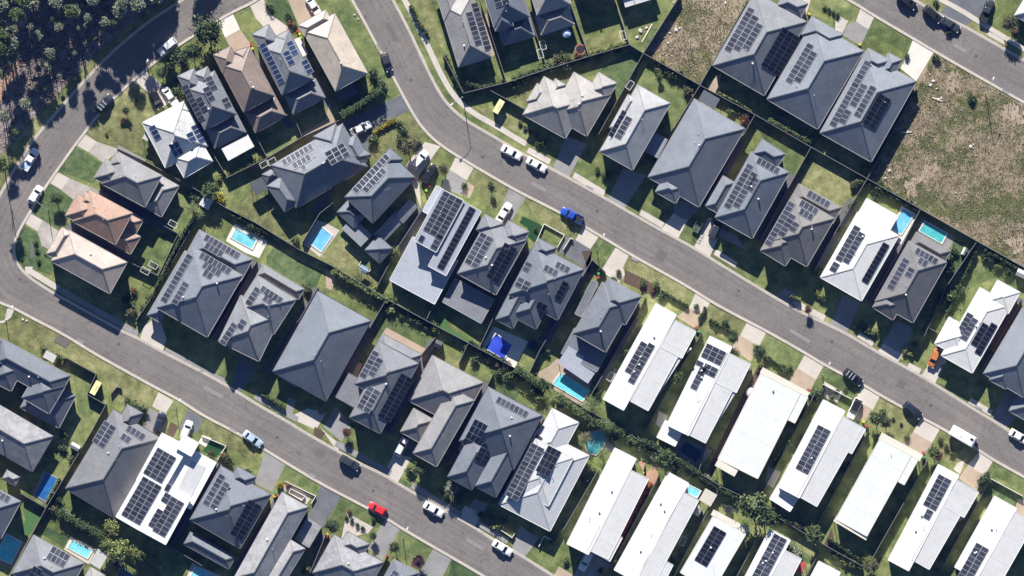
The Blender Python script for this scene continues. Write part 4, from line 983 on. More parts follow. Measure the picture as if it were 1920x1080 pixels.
# ------------------------------------------------------------------ fences
F_DARK = mat_plain('fence_dark_metal', (.035, .036, .038), .5, .3, .1)
F_RAIL = mat_plain('fence_rail_grey', (.14, .138, .135), .45, .4, .1)
F_WHITE = mat_plain('fence_white', (.62, .60, .56), .7, .3, .08)
def fence(pts, h=1.75, mat=F_DARK, rail=F_RAIL, desc='dark metal fence'):
    l = [W2(*p) for p in pts]
    bm = bmesh.new(); strip(bm, l, -.03, .03, -.05, h)
    o = build('fence', bm, mat)
    bm = bmesh.new(); strip(bm, l, -.06, .06, h-.002, h+.045)
    build('top_rail', bm, rail, o)
    mid = l[len(l)//2] if len(l) > 2 else (l[0]+l[1])/2
    a, b = near_lm(mid, 2)
    tag(o, f'{desc} by the {a[1]} and {b[1]}', 'fence', 'dividing fences between the yards')
    return o
FENCES = [
 [(831, 102), (869, 175)], [(869, 175), (950, 155), (1026, 130), (1104, 106), (1180, 84)], [(1180, 84), (1206, 100)], [(1206, 100), (1312, 160)], [(1312, 160), (1415, 215)], [(1415, 215), (1520, 276)], [(1520, 276), (1625, 335)], [(1625, 335), (1725, 392)], [(1725, 392), (1845, 460)], [(1845, 460), (1925, 505)],
 [(920, 170), (987, 207)], [(900, 0), (950, 155)], [(985, 0), (1026, 130)], [(1067, 0), (1104, 106)], [(1152, 0), (1180, 84)], [(1276, -10), (1206, 100)], [(1206, 100), (1122, 252)], [(1312, 160), (1257, 250), (1225, 312)], [(1402, 0), (1312, 160)],
 [(1437, 184), (1518, 38)], [(1534, 248), (1620, 98)], [(1625, 335), (1660, 272), (1718, 164)], [(1415, 215), (1320, 384)], [(1520, 276), (1472, 362), (1425, 452)], [(1625, 335), (1550, 462), (1526, 508)], [(1725, 392), (1682, 477), (1630, 570)],
 [(1829, 455), (1772, 540), (1732, 630)], [(1742, 615), (1757, 624)], [(1914, 560), (1840, 695)],
 [(220, 278), (282, 307), (380, 362)], [(380, 362), (425, 390), (480, 418)], [(480, 418), (511, 437), (560, 467), (622, 498)], [(622, 498), (724, 560)], [(724, 560), (820, 612)], [(820, 612), (877, 642)], [(877, 642), (960, 687), (1010, 713)], [(1010, 713), (1100, 768), (1175, 810), (1197, 824)], [(1197, 824), (1310, 885), (1350, 911)], [(1350, 911), (1385, 927)], [(1385, 927), (1470, 977), (1552, 1025)], [(1552, 1025), (1618, 1062)],
 [(185, 356), (335, 438)], [(242, 491), (297, 517)], [(335, 438), (297, 517)], [(380, 390), (297, 540), (256, 600)], [(392, 270), (405, 297), (424, 328)], [(478, 250), (500, 293)], [(552, 220), (567, 257)], [(424, 334), (500, 297), (567, 257), (636, 226)], [(567, 455), (600, 400), (625, 380)],
 [(797, 385), (745, 465), (707, 538)], [(907, 404), (832, 532), (800, 598)], [(1001, 466), (960, 507), (925, 595), (897, 655)], [(1110, 487), (1080, 540), (1010, 660), (992, 700)], [(1197, 587), (1107, 742)], [(1195, 587), (1211, 556)],
 [(1316, 622), (1250, 735), (1210, 808)], [(1409, 690), (1332, 807), (1310, 882)], [(1527, 738), (1422, 935)], [(1627, 808), (1532, 982)], [(1739, 862), (1634, 1048)], [(1857, 897), (1757, 1078)], [(1920, 1012), (1880, 1082)],
 [(482, 490), (395, 640)], [(597, 538), (500, 705)], [(724, 562), (640, 707), (622, 745)], [(817, 632), (790, 665)], [(745, 785), (725, 820)], [(877, 645), (860, 682)], [(925, 700), (840, 872)], [(1020, 782), (932, 944)], [(1122, 880), (1055, 994)], [(1236, 890), (1145, 1062)], [(1350, 912), (1262, 1082)], [(1420, 1007), (1380, 1082)], [(1536, 1035), (1510, 1080)],
 [(126, 671), (181, 701), (164, 739), (200, 759)], [(200, 757), (172, 809), (130, 880), (87, 952)], [(41, 925), (87, 952)], [(87, 952), (20, 1078)], [(300, 830), (218, 972)], [(412, 868), (320, 1025)], [(528, 925), (440, 1080)], [(612, 1000), (578, 1082)], [(727, 1040), (705, 1082)], [(275, 1000), (320, 1025), (380, 1060)], [(118, 672), (126, 671)],
 [(1178, 580), (1178, 582)] and [(1135, 510), (1110, 487)],
]
for f in FENCES: fence(f)
fence([(1857, 897), (1917, 930)], 1.2, F_WHITE, F_WHITE, 'low white front fence')
fence([(1542, 720), (1596, 748)], 1.1, F_WHITE, F_WHITE, 'low white front fence')
fence([(208, 739), (220, 725), (228, 728)], .9, F_DARK, F_RAIL, 'short dark front fence')
fence([(606, 588), (606, 590)] and [(1000, 466), (1020, 420), (1058, 441), (1045, 464)], .6, F_WHITE, F_WHITE, 'low white planter wall')
fence([(378, 817), (424, 836), (408, 862)], .7, F_WHITE, F_WHITE, 'low white planter wall')
fence([(534, 902), (592, 930), (584, 944)], .6, F_WHITE, F_WHITE, 'low white planter wall')
fence([(545, 916), (572, 930), (566, 938), (542, 924), (545, 916)], .6, F_WHITE, F_WHITE, 'white square planter wall')
fence([(1010, 1025), (1020, 1005), (1034, 1012)], .8, F_WHITE, F_WHITE, 'white bin screen wall')
fence([(1106, 445), (1090, 470)] and [(1056, 468), (1070, 446), (1074, 449)], .8, F_WHITE, F_WHITE, 'white entry blade wall')
fence([(1394, 970), (1397, 972)] and [(934, 990), (960, 1008), (965, 1000)], .8, F_WHITE, F_WHITE, 'white courtyard wall')

# ------------------------------------------------------------------ pools
def water_mat(name, c, c2):
    t = NT(name); v = t.pos()
    f = t.noise(v, .55, 4, .6)
    t.col(t.ramp(f, [(.35, c), (.65, c2)])); t.rough(.12, .5)
    t.bump(t.noise(v, 3.0, 3), .12, .03); return t.m
PW = {'aqua': water_mat('water_aqua', (.11, .39, .46), (.19, .52, .58)), 'sky': water_mat('water_sky', (.10, .33, .52), (.17, .45, .64)), 'blue': water_mat('water_blue', (.025, .05, .38), (.045, .085, .48)),
      'teal': water_mat('water_teal', (.05, .30, .32), (.09, .42, .42)), 'deep': water_mat('water_deep_shade', (.02, .09, .26), (.03, .13, .34)), 'turq': water_mat('water_turquoise', (.09, .42, .47), (.16, .56, .60)), 'ink_shade': water_mat('water_ink_shade', (.015, .03, .06), (.02, .045, .08)), 'green': water_mat('water_green', (.045, .19, .215), (.085, .27, .275))}  # deep and ink waters hold the shade over their pools in the colour
COP = mat_plain('coping_pale', (.58, .52, .45), .8, .2, .08)
COPG = mat_plain('coping_grey', (.2, .2, .2), .8, .2, .08)
def pool(pts, w, label, deck=None, deckm=None, cop=COP, h=.16):
    loc = sum((W2(*p) for p in pts), Vector((0, 0)))/len(pts)
    L3 = Vector((loc.x, loc.y, 0))
    r = thing('swimming_pool', label, 'pool', L3, group='backyard swimming pools')
    ps = [W2(*p) for p in pts]
    if deck: cover('pool_deck', deck, deckm or C_PALE)
    bm = bmesh.new()
    out = [p+(p-loc).normalized()*.32 for p in ps]
    n = len(ps)
    rings = [[bm.verts.new((q.x-loc.x, q.y-loc.y, z)) for q in s] for s, z in ((out, -.05), (out, h), (ps, h), (ps, -.05))]
    for a, b in zip(rings, rings[1:]+rings[:1]):
        for k in range(n): bm.faces.new((a[k], a[(k+1) % n], b[(k+1) % n], b[k]))
    bmesh.ops.recalc_face_normals(bm, faces=bm.faces); build('coping', bm, cop, r)
    bm = bmesh.new()
    f = bm.faces.new([bm.verts.new((q.x-loc.x, q.y-loc.y, h-.07)) for q in ps]); f.normal_update()
    if f.normal.z < 0: f.normal_flip()
    build('water', bm, PW[w], r)
    # entry steps along one short side
    a, b, c = ps[0], ps[1], ps[-1]
    e0 = a.lerp(b, .1)-loc; e1 = a.lerp(b, .55)-loc; dn = ((c-a)*.12)
    bm = bmesh.new()
    vs = [bm.verts.new((q.x, q.y, h-.055)) for q in (e0, e1, e1+dn, e0+dn)]
    f = bm.faces.new(vs); f.normal_update()
    if f.normal.z < 0: f.normal_flip()
    r2 = bmesh.ops.extrude_face_region(bm, geom=[f])
    for v in [g for g in r2['geom'] if isinstance(g, bmesh.types.BMVert)]: v.co.z -= .01
    build('entry_step', bm, PW[w], r)
    return r
pool([(443, 429), (481, 449), (472, 467), (434, 446)], 'aqua', 'aqua rectangular pool on white paving beside the pool side charcoal house', [(427, 443), (440, 419), (502, 453), (486, 484), (460, 474), (424, 452)], C_WHITE)
pool([(604, 426), (622, 442), (602, 471), (580, 455)], 'sky', 'pale blue pool on cream paving by the corrugated patio house', [(595, 412), (615, 420), (637, 432), (600, 482), (568, 457)], C_PALE)
pool([(930, 626), (960, 647), (945, 673), (909, 652)], 'blue', 'vivid royal blue pool below the many hipped charcoal house', [(925, 612), (990, 640), (965, 690), (900, 655)], C_WHITE)
pool([(1051, 700), (1105, 731), (1091, 752), (1037, 720)], 'turq', 'turquoise pool half under the shade roof beside palms', [(1025, 690), (1045, 672), (1110, 715), (1095, 762), (1030, 730), (1005, 700)], C_TAN)
pool([(1108, 812), (1128, 806), (1136, 818), (1132, 838), (1118, 852), (1104, 850), (1098, 834), (1104, 822)], 'green', 'curved green lagoon pool among palms beside the pale metal hip house', None, None, mat_plain('coping_stone', (.27, .22, .165), .9, .2, .2))
pool([(1286, 827), (1317, 847), (1305, 867), (1273, 845)], 'ink_shade', 'dark shaded pool behind the tee array white house', [(1270, 815), (1335, 845), (1310, 880), (1262, 850)], C_GREY, COPG)
pool([(1693, 391), (1714, 402), (1691, 439), (1672, 430)], 'sky', 'bright sky blue pool beside the bright white pool house', [(1690, 385), (1720, 402), (1690, 458), (1668, 450), (1676, 425)], C_WHITE)
pool([(1735, 415), (1775, 437), (1765, 456), (1724, 433)], 'teal', 'teal pool with leafy shadow behind the taupe teal pool house', [(1728, 410), (1792, 445), (1775, 472), (1718, 436)], C_GREY)
pool([(87, 887), (107, 898), (86, 940), (66, 927)], 'deep', 'deep blue shaded pool beside the blotchy pale roof house', [(82, 882), (112, 896), (86, 946), (60, 930)], C_GREY, COPG)
pool([(12, 1002), (40, 1017), (21, 1056), (-8, 1044)], 'turq', 'pool at the left edge beside artificial turf', [(8, 996), (48, 1018), (22, 1066), (-15, 1050)], C_GREY)
pool([(136, 1013), (173, 1032), (163, 1047), (127, 1027)], 'aqua', 'small aqua pool between the twin array pool house and white cabana', [(132, 1006), (182, 1030), (166, 1058), (120, 1030)], C_PALE)
pool([(368, 1062), (408, 1082), (400, 1100), (358, 1080)], 'aqua', 'aqua pool cut by the lower edge near tiled patio', [(360, 1055), (420, 1082), (405, 1105), (350, 1082)], C_PALE)
pool([(1293, 910), (1313, 920), (1306, 932), (1287, 922)], 'aqua', 'small raised spa pool beside the spa side white house', None, None, mat_plain('spa_rim', (.5, .52, .52), .5), .9)

# ------------------------------------------------------------------ vehicles
V_GLASS = NT('car_glass'); V_GLASS.col((.010, .012, .016)); V_GLASS.rough(.08, .6); V_GLASS = V_GLASS.m
V_TYRE = mat_plain('tyre_rubber', (.02, .02, .02), .85, .2)
V_RIM = mat_plain('wheel_rim', (.4, .4, .42), .3, .5, .05, metal=.7)
V_LAMP = mat_plain('headlight_lens', (.62, .64, .66), .15, .6, .02)
V_TAIL = mat_plain('taillight_lens', (.30, .012, .012), .2, .5, .02)
V_BLACK = mat_plain('black_trim', (.018, .018, .02), .5, .4)
def paint(name, c):
    if name in MATS: return MATS[name]
    t = NT(name); t.col(c); t.rough(.4, .4); t.b.inputs['Coat Weight'].default_value = .3; t.b.inputs['Coat Roughness'].default_value = .08
    MATS[name] = t.m; return t.m
PAINT = {'white': (.74, .74, .73), 'silver': (.50, .52, .55), 'black': (.012, .013, .016), 'grey': (.028, .033, .04), 'navy': (.014, .02, .034), 'blue': (.012, .055, .33), 'red': (.50, .022, .022), 'orange': (.40, .14, .04), 'lightblue': (.34, .42, .52)}
def loft(bm, sections, mats=0):
    rings = [[bm.verts.new(p) for p in s] for s in sections]
    n = len(rings[0])
    for a, b in zip(rings, rings[1:]):
        for k in range(n):
            bm.faces.new((a[k], a[(k+1) % n], b[(k+1) % n], b[k]))
    bm.faces.new(list(reversed(rings[0]))); bm.faces.new(rings[-1])
    bmesh.ops.recalc_face_normals(bm, faces=bm.faces)
SPEC = {  # length, half width, belt, roof z, cabin: rear base, rear top, front top, front base, bonnet z, tail z
 'sedan': (4.75, .91, .92, 1.44, -1.75, -1.05, .35, 1.10, .88, .95),
 'hatch': (4.25, .89, .92, 1.47, -1.95, -1.55, .30, 1.05, .88, .92),
 'suv': (4.65, .94, 1.05, 1.70, -2.20, -1.80, .45, 1.15, 1.02, 1.05),
 'wagon': (4.75, .91, .94, 1.50, -2.22, -1.80, .35, 1.10, .9, .94),
 'ute': (5.25, .94, 1.05, 1.75, -.72, -.55, .55, 1.25, 1.03, 1.0),
}
def car(kind, colour, px, py, ang, label, roof=None, z=.07, rack=False, extra=None, cat=None):
    L, hw, zb, zr, rb, rt, ft, fb, zbon, ztail = SPEC[kind]
    P = paint('paint_'+colour, PAINT[colour]); PR = paint('paint_'+roof, PAINT[roof]) if roof else P
    v = thing('parked_car' if kind != 'ute' else 'parked_ute', label, cat or ('ute' if kind == 'ute' else 'car'), W(px, py, z), R(-ang), 'parked cars and utes')
    h = L/2
    def sec(x, w, zt, zlow=.22):
        pts = [(w*.86, zlow), (w*.98, zlow+.14), (w, zt*.62), (w*.96, zt-.10), (w*.86, zt-.015), (w*.45, zt+.012)]
        return [(x, y, zz) for y, zz in pts] + [(x, -y, zz) for y, zz in reversed(pts)]
    st = [(-h, hw*.80, ztail*.80, .36), (-h+.10, hw*.93, ztail*.94, .30), (-h+.45, hw*.99, ztail, .24), (-h+1.2, hw, zb, .22), (0, hw, zb, .22), (fb-.1, hw, zb-.01, .22), (fb+.4, hw*.985, zbon, .22), (h-.42, hw*.95, zbon*.93, .24), (h-.14, hw*.86, zbon*.84, .28), (h, hw*.66, zbon*.70, .34)]
    bm = bmesh.new(); loft(bm, [sec(*s) for s in st]); body = build('body', bm, P, v, smooth=True)
    # cabin: painted pillars and roof with glass set proud in it
    wb, wt = hw*.86, hw*.68
    bm = bmesh.new()
    def ring(x0, x1, w, zz):
        c = .10
        return [(x0, -w+c, zz), (x0+c*.6, -w, zz), (x1-c*.8, -w, zz), (x1, -w+c, zz), (x1, w-c, zz), (x1-c*.8, w, zz), (x0+c*.6, w, zz), (x0, w-c, zz)]
    loft(bm, [ring(rb, fb, wb, zb-.06), ring(rt-.02, ft+.02, wt+.03, zr-.06), ring(rt+.06, ft-.05, wt-.06, zr)])
    build('cabin', bm, PR, v)
    def quad(name, ps, m):
        bm = bmesh.new(); c = [Vector(p) for p in ps]
        n = (c[1]-c[0]).cross(c[2]-c[0]).normalized()
        if n.z < 0 : n = -n
        a = [bm.verts.new(p+n*.012) for p in c]; b = [bm.verts.new(p-n*.03) for p in c]
        bm.faces.new(a); bm.faces.new(list(reversed(b)))
        for k in range(4): bm.faces.new((a[k], b[k], b[(k+1) % 4], a[(k+1) % 4]))
        bmesh.ops.recalc_face_normals(bm, faces=bm.faces); build(name, bm, m, v)
    k0, k1 = .06, .93
    def lerp(a, b, t): return a+(b-a)*t
    zz0, zz1 = zb-.02, zr-.09
    def fx(t): return lerp(fb, ft, t)
    def rx(t): return lerp(rb, rt, t)
    quad('windscreen', [(fx(.08), -wb*.92, lerp(zb-.06, zr-.06, .08)), (fx(.08), wb*.92, lerp(zb-.06, zr-.06, .08)), (fx(.95), wt*.92, lerp(zb-.06, zr-.06, .95)), (fx(.95), -wt*.92, lerp(zb-.06, zr-.06, .95))], V_GLASS)
    quad('rear_window', [(rx(.12), -wb*.88, lerp(zb-.06, zr-.06, .12)), (rx(.12), wb*.88, lerp(zb-.06, zr-.06, .12)), (rx(.93), wt*.88, lerp(zb-.06, zr-.06, .93)), (rx(.93), -wt*.88, lerp(zb-.06, zr-.06, .93))], V_GLASS)
    mid = (rb+fb)/2
    for s in (-1, 1):
        for (x0, x1) in (((rx(.5)+.15), mid-.05), (mid+.05, fx(.5)-.18)):
            b_, t_ = .10, .90
            quad('side_window', [(x0-.08, s*lerp(wb, wt+.03, b_), lerp(zb-.06, zr-.06, b_)), (x1+.08, s*lerp(wb, wt+.03, b_), lerp(zb-.06, zr-.06, b_)), (x1-.05, s*lerp(wb, wt+.03, t_), lerp(zb-.06, zr-.06, t_)), (x0+.05, s*lerp(wb, wt+.03, t_), lerp(zb-.06, zr-.06, t_))], V_GLASS)
        bm = bmesh.new(); box(bm, (fb-.35, s*(hw+.09), zb+.06), (.12, .18, .12)); build('wing_mirror', bm, P, v)
        bm = bmesh.new(); box(bm, (h-.20, s*hw*.66, zbon*.80), (.26, .30, .10)); build('headlight', bm, V_LAMP, v)
        bm = bmesh.new(); box(bm, (-h+.11, s*hw*.70, ztail*.84), (.14, .28, .14)); build('taillight', bm, V_TAIL, v)
        for x in (h-.92, -h+.95):
            bm = bmesh.new()
            lathe(bm, [(.20, -.11), (.31, -.11), (.335, -.07), (.335, .07), (.31, .11), (.20, .11)], n=16)
            bmesh.ops.rotate(bm, verts=bm.verts, matrix=Matrix.Rotation(R(90), 3, 'X'))
            bmesh.ops.translate(bm, verts=bm.verts, vec=(x, s*(hw-.10), .335)); wo = build('wheel', bm, V_TYRE, v)
            bm = bmesh.new(); lathe(bm, [(.19, -.10), (.20, .115), (.05, .13)], n=12)
            bmesh.ops.rotate(bm, verts=bm.verts, matrix=Matrix.Rotation(R(90 if s < 0 else -90), 3, 'X'))
            bmesh.ops.translate(bm, verts=bm.verts, vec=(x, s*(hw-.10), .335)); build('rim', bm, V_RIM, wo)
    if rack:
        for x in (rt+.35, (rt+ft)/2, ft-.35):
            bm = bmesh.new(); bar(bm, (x, -wt, zr+.07), (x, wt, zr+.07), .09, .04); build('roof_rack', bm, V_LAMP, v)
    if kind == 'ute':
        bm = bmesh.new()
        x0, x1 = -h+.10, rb-.05
        for p, q in (((x0, -hw+.05, zb+.06), (x1, -hw+.05, zb+.06)), ((x0, hw-.05, zb+.06), (x1, hw-.05, zb+.06)), ((x0, -hw+.08, zb+.06), (x0, hw-.08, zb+.06)), ((x1, -hw+.08, zb+.06), (x1, hw-.08, zb+.06))):
            bar(bm, p, q, .09, .26)
        build('tray_rim', bm, P, v)
        bm = bmesh.new(); box(bm, ((x0+x1)/2, 0, zb+.03), (x1-x0-.06, hw*2-.16, .04)); build('tray_liner' if not extra else 'tray_cover', bm, paint('paint_'+extra, PAINT[extra]) if extra else V_BLACK, v)
    return v
CARS = [
 ('suv', 'silver', 314, 88, -40+180, 'silver car in tree shadow on the curved road', None),
 ('suv', 'grey', 196, 194, -50, 'dark grey hatch parked at the kerb of the curved road', None),
 ('suv', 'black', 293, 186, 62, 'black car on the drive beside the white tiled house', None),
 ('sedan', 'white', 320, 182, 55, 'white car on the drive beside the black car', None),
 ('ute', 'white', 57, 299, -58, 'white ute with blue tarp over its tray on the curved road', None),
 ('hatch', 'white', 67, 365, -58, 'white hatch at the kerb behind the blue tarp ute', None),
 ('sedan', 'white', 588, 12, 58, 'white car on the drive of the sand tiled house', None),
 ('hatch', 'grey', 725, 117, 70, 'small dark car with pale bonnet glare on the upper main road kerb', None),
 ('sedan', 'white', 676, 241, -25, 'white sedan on the dark asphalt drive', None),
 ('suv', 'silver', 787, 299, -48, 'silver four wheel drive with white roof on sandy drive', 'white'),
 ('suv', 'black', 805, 326, -58, 'black car beside the silver four wheel drive', None),
 ('sedan', 'white', 945, 399, -58, 'white sedan on the grey drive by artificial turf', None),
 ('sedan', 'white', 959, 286, 28, 'white car on the main road nearest the street bend', None),
 ('sedan', 'white', 1006, 309, 30, 'white car with dark roof glass behind another white car', None),
 ('ute', 'blue', 1072, 404, 28+180, 'bright blue ute parked on the main road', None),
 ('suv', 'grey', 1342, 428, -65, 'dark car in shade on pale drive of the low wing grey house', None),
 ('hatch', 'orange', 1751, 672, 115, 'orange hatch on the drive of the orange car white house', None),
 ('suv', 'black', 1599, 707, 38, 'black four wheel drive with roof racks on the main road', None),
 ('suv', 'white', 1602, 766, 115, 'white wagon with dark roof on tan drive', 'black'),
 ('suv', 'navy', 1711, 769, 40, 'dark blue car at the main road kerb below the racked one', None),
 ('sedan', 'white', 1911, 819, 30, 'silver white sedan near the right edge of the main road', None),
 ('suv', 'black', 1700, 3, 35, 'black car cut by the top edge on the upper right road', None),
 ('suv', 'black', 1748, 27, 40, 'black car in the middle of three on the upper right road', None),
 ('sedan', 'grey', 1781, 46, 32, 'dark grey sedan last of three on the upper right road', None),
 ('ute', 'grey', 1850, 20, -68, 'dark ute in deep shade on the upper right drive', None),
 ('suv', 'navy', 300, 792, -72, 'navy car on the grey drive by the umber stained slate house', None),
 ('hatch', 'white', 350, 806, -68, 'white car on the dark drive of the flat white house', None),
 ('sedan', 'lightblue', 474, 823, 36, 'pale blue grey sedan at the lower road kerb', None),
 ('suv', 'grey', 656, 868, 30, 'charcoal car at the lower road kerb', None),
 ('hatch', 'white', 752, 838, -62, 'white hatch on the drive of the pale raised wing house', None),
 ('hatch', 'red', 708, 954, 28+180, 'red hatch on the lower road', None),
 ('sedan', 'white', 813, 955, 30, 'white sedan on the lower road below the red hatch', None),
 ('sedan', 'white', 942, 1027, 32, 'white car near the lower end of the lower road', None),
 ('wagon', 'silver', 1099, 1051, 118, 'silver wagon in shade beside the hedge side white house', None),
]
for c in CARS:
    car(c[0], c[1], c[2], c[3], c[4], c[5], c[6], rack='rack' in c[5] and 'racked' not in c[5]  or c[5].startswith('dark grey hatch'), extra='lightblue' if 'tarp over' in c[5] else None)

# caravan
cv = thing('caravan', 'long white caravan parked on the main road at right', 'caravan', W(1805, 818, .07), R(-30), None)
bm = bmesh.new()
def rr(x, w, z0, z1, c=.18): return [(x, -w, z0), (x, -w, z1-c), (x, -w+c, z1), (x, w-c, z1), (x, w, z1-c), (x, w, z0)]
loft(bm, [rr(-3.0, 1.12, .7, 2.45), rr(-2.8, 1.2, .5, 2.62), rr(2.5, 1.2, .5, 2.62), rr(2.9, 1.1, .8, 2.2)])
build('body', bm, paint('paint_white', PAINT['white']), cv)
bm = bmesh.new(); box(bm, (1.9, .35, 2.65), (.7, .45, .1)); build('roof_hatch', bm, V_GLASS, cv)
bm = bmesh.new(); box(bm, (-.6, -.1, 2.66), (.5, .5, .1)); build('roof_vent', bm, V_LAMP, cv)
bm = bmesh.new(); bar(bm, (2.8, .5, .55), (3.9, 0, .55), .1, .1); bar(bm, (2.8, -.5, .55), (3.9, 0, .55), .1, .1); build('drawbar_frame', bm, V_BLACK, cv)
for s in (-1, 1):
    for x in (-.5, .35):
        bm = bmesh.new(); lathe(bm, [(.2, -.1), (.33, -.1), (.33, .1), (.2, .1)], n=14); bmesh.ops.rotate(bm, verts=bm.verts, matrix=Matrix.Rotation(R(90), 3, 'X')); bmesh.ops.translate(bm, verts=bm.verts, vec=(x, s*1.08, .33)); build('wheel', bm, V_TYRE, cv)
    bm = bmesh.new(); box(bm, (.9, s*1.2, 1.65), (1.0, .03, .55)); build('window', bm, V_GLASS, cv)

# trailer cage
tr = thing('trailer', 'green cage trailer on the verge by the pale drive', 'trailer', W(1307, 426, .05), R(-30+90))
bm = bmesh.new(); box(bm, (0, 0, .55), (2.2, 1.5, .3)); build('tray', bm, mat_plain('trailer_green', (.05, .09, .05), .6), tr)
bm = bmesh.new()
for x in (-1.1, -.37, .37, 1.1): bar(bm, (x, -.75, 1.3), (x, .75, 1.3), .05, .05); [bar(bm, (x, s*.75, .6), (x, s*.75, 1.3), .05, .05) for s in (-1, 1)]
for s in (-1, 1): bar(bm, (-1.1, s*.75, 1.32), (1.1, s*.75, 1.32), .05, .05)
build('cage_frame', bm, F_RAIL, tr)
for s in (-1, 1):
    bm = bmesh.new(); lathe(bm, [(.2, -.1), (.32, -.1), (.32, .1), (.2, .1)], n=14); bmesh.ops.rotate(bm, verts=bm.verts, matrix=Matrix.Rotation(R(90), 3, 'X')); bmesh.ops.translate(bm, verts=bm.verts, vec=(0, s*.86, .32)); build('wheel', bm, V_TYRE, tr)

# ------------------------------------------------------------------ street lamps and poles
L_POLE = mat_plain('galvanised', (.45, .46, .47), .4, .5, .05, metal=.5)
def lamp(bx, by, hx, hy, label):
    b = W(bx, by); h = W(hx, hy)-b; r = thing('street_lamp', label, 'street lamp', b, 0, 'street lamps along the kerbs')
    bm = bmesh.new(); tube(bm, [(0, 0, 0), (0, 0, 6.4)], .09, 8, .06); build('pole', bm, L_POLE, r)
    bm = bmesh.new(); tube(bm, [(0, 0, 6.3), (h.x*.3, h.y*.3, 6.75), (h.x, h.y, 6.9)], .05, 6); build('arm', bm, L_POLE, r)
    bm = bmesh.new(); d = h.normalized(); bar(bm, Vector((h.x, h.y, 6.9))-d*.1, Vector((h.x, h.y, 6.93))+d*.5, .28, .12); build('lamp_head', bm, P_WHITE, r)
for a in [(868, 183, 849, 196, 'street lamp beside the inside of the main road bend'), (1848, 176, 1858, 150, 'street lamp beside the bare field'), (1119, 470, 1131, 442, 'street lamp beside the many hipped charcoal house drive'),
          (1542, 702, 1552, 682, 'street lamp beside the black racked four wheel drive'), (90, 393, 70, 376, 'street lamp over the curved road verge by the white hatch'), (11, 600, 26, 576, 'street lamp at the lower street corner'),
          (330, 765, 339, 750, 'street lamp beside the dark drive of the flat white house'), (755, 1008, 764, 990, 'street lamp across from the red hatch'), (277, 121, 279, 117, 'short white post lamp at the shaded kerb'), (1288, 660, 1292, 655, 'street lamp by tan drive') ]:
    lamp(*a)

# ------------------------------------------------------------------ small yard things
BINC = {'red': (.34, .04, .035), 'yellow': (.45, .38, .05), 'green': (.05, .24, .10), 'lime': (.22, .36, .06)}
B_BODY = mat_plain('bin_green', (.02, .045, .03), .6)
def wheelie(px, py, c, ang, label):
    r = thing('wheelie_bin', label, 'bin', W(px, py, .03), R(ang), 'wheelie bins')
    bm = bmesh.new(); loft(bm, [[(x*k, y*k, z) for x, y in ((-.26, -.28), (.26, -.28), (.26, .28), (-.26, .28))] for k, z in ((.8, .06), (1, .95))]); build('body', bm, B_BODY, r)
    bm = bmesh.new(); box(bm, (.02, 0, .98), (.56, .54, .07)); build('lid', bm, mat_plain('bin_lid_'+c, BINC[c], .5), r)
    for s in (-1, 1):
        bm = bmesh.new(); lathe(bm, [(.03, -.03), (.1, -.03), (.1, .03), (.03, .03)], n=10); bmesh.ops.rotate(bm, verts=bm.verts, matrix=Matrix.Rotation(R(90), 3, 'X')); bmesh.ops.translate(bm, verts=bm.verts, vec=(-.24, s*.3, .1)); build('wheel', bm, V_TYRE, r)
BINS = [(471, 84, 'red'), (473, 91, 'yellow'), (559, 59, 'red'), (562, 64, 'yellow'), (564, 71, 'lime'), (799, 357, 'lime'), (804, 349, 'red'), (778, 336, 'red'), (1123, 505, 'yellow'), (1122, 513, 'green'), (1121, 520, 'red'),
        (1306, 614, 'red'), (1310, 621, 'green'), (1516, 731, 'red'), (1518, 738, 'green'), (1618, 790, 'yellow'), (1625, 799, 'red'), (1731, 849, 'red'), (1731, 857, 'green'), (600, 774, 'red'), (604, 768, 'green'), (610, 775, 'green'),
        (516, 923, 'green'), (518, 929, 'red'), (515, 930, 'yellow'), (614, 1001, 'yellow'), (613, 1006, 'red'), (727, 1044, 'red'), (727, 1050, 'yellow'), (1612, 83, 'yellow'), (1152, 1047, 'red'), (1153, 1052, 'yellow'), (291, 587, 'yellow'), (1517, 26, 'yellow')]
for i, (x, y, c) in enumerate(BINS):
    d, lm, cc = near_lm(W2(x, y))[0]
    wheelie(x, y, c, (i*37) % 90, f'wheelie bin with {c} lid by the {lm}')

def kiosk(px, py, ang, label):
    r = thing('utility_kiosk', label, 'kiosk', W(px, py), R(-ang), 'yellow topped kiosks')
    bm = bmesh.new(); box(bm, (0, 0, .9), (2.9, 1.15, 1.8)); build('body', bm, mat_plain('kiosk_green', (.02, .035, .025), .5), r)
    bm = bmesh.new(); box(bm, (0, 0, 1.84), (3.1, 1.32, .08)); build('top', bm, mat_plain('kiosk_yellow', (.60, .55, .27), .6), r)
    bm = bmesh.new(); bar(bm, (-.7, -.25, 1.9), (.7, -.25, 1.9), .06, .04); build('handle', bm, F_RAIL, r)
    for s in (-1, 1):
        bm = bmesh.new(); box(bm, (s*.72, -.585, .95), (1.3, .02, 1.5)); build('door', bm, mat_plain('kiosk_green', (.02, .035, .025), .5), r)
kiosk(935, 200, -60, 'yellow topped utility kiosk beside the many hipped pale house')
kiosk(180, 727, -60, 'yellow topped utility kiosk on the lower road verge')

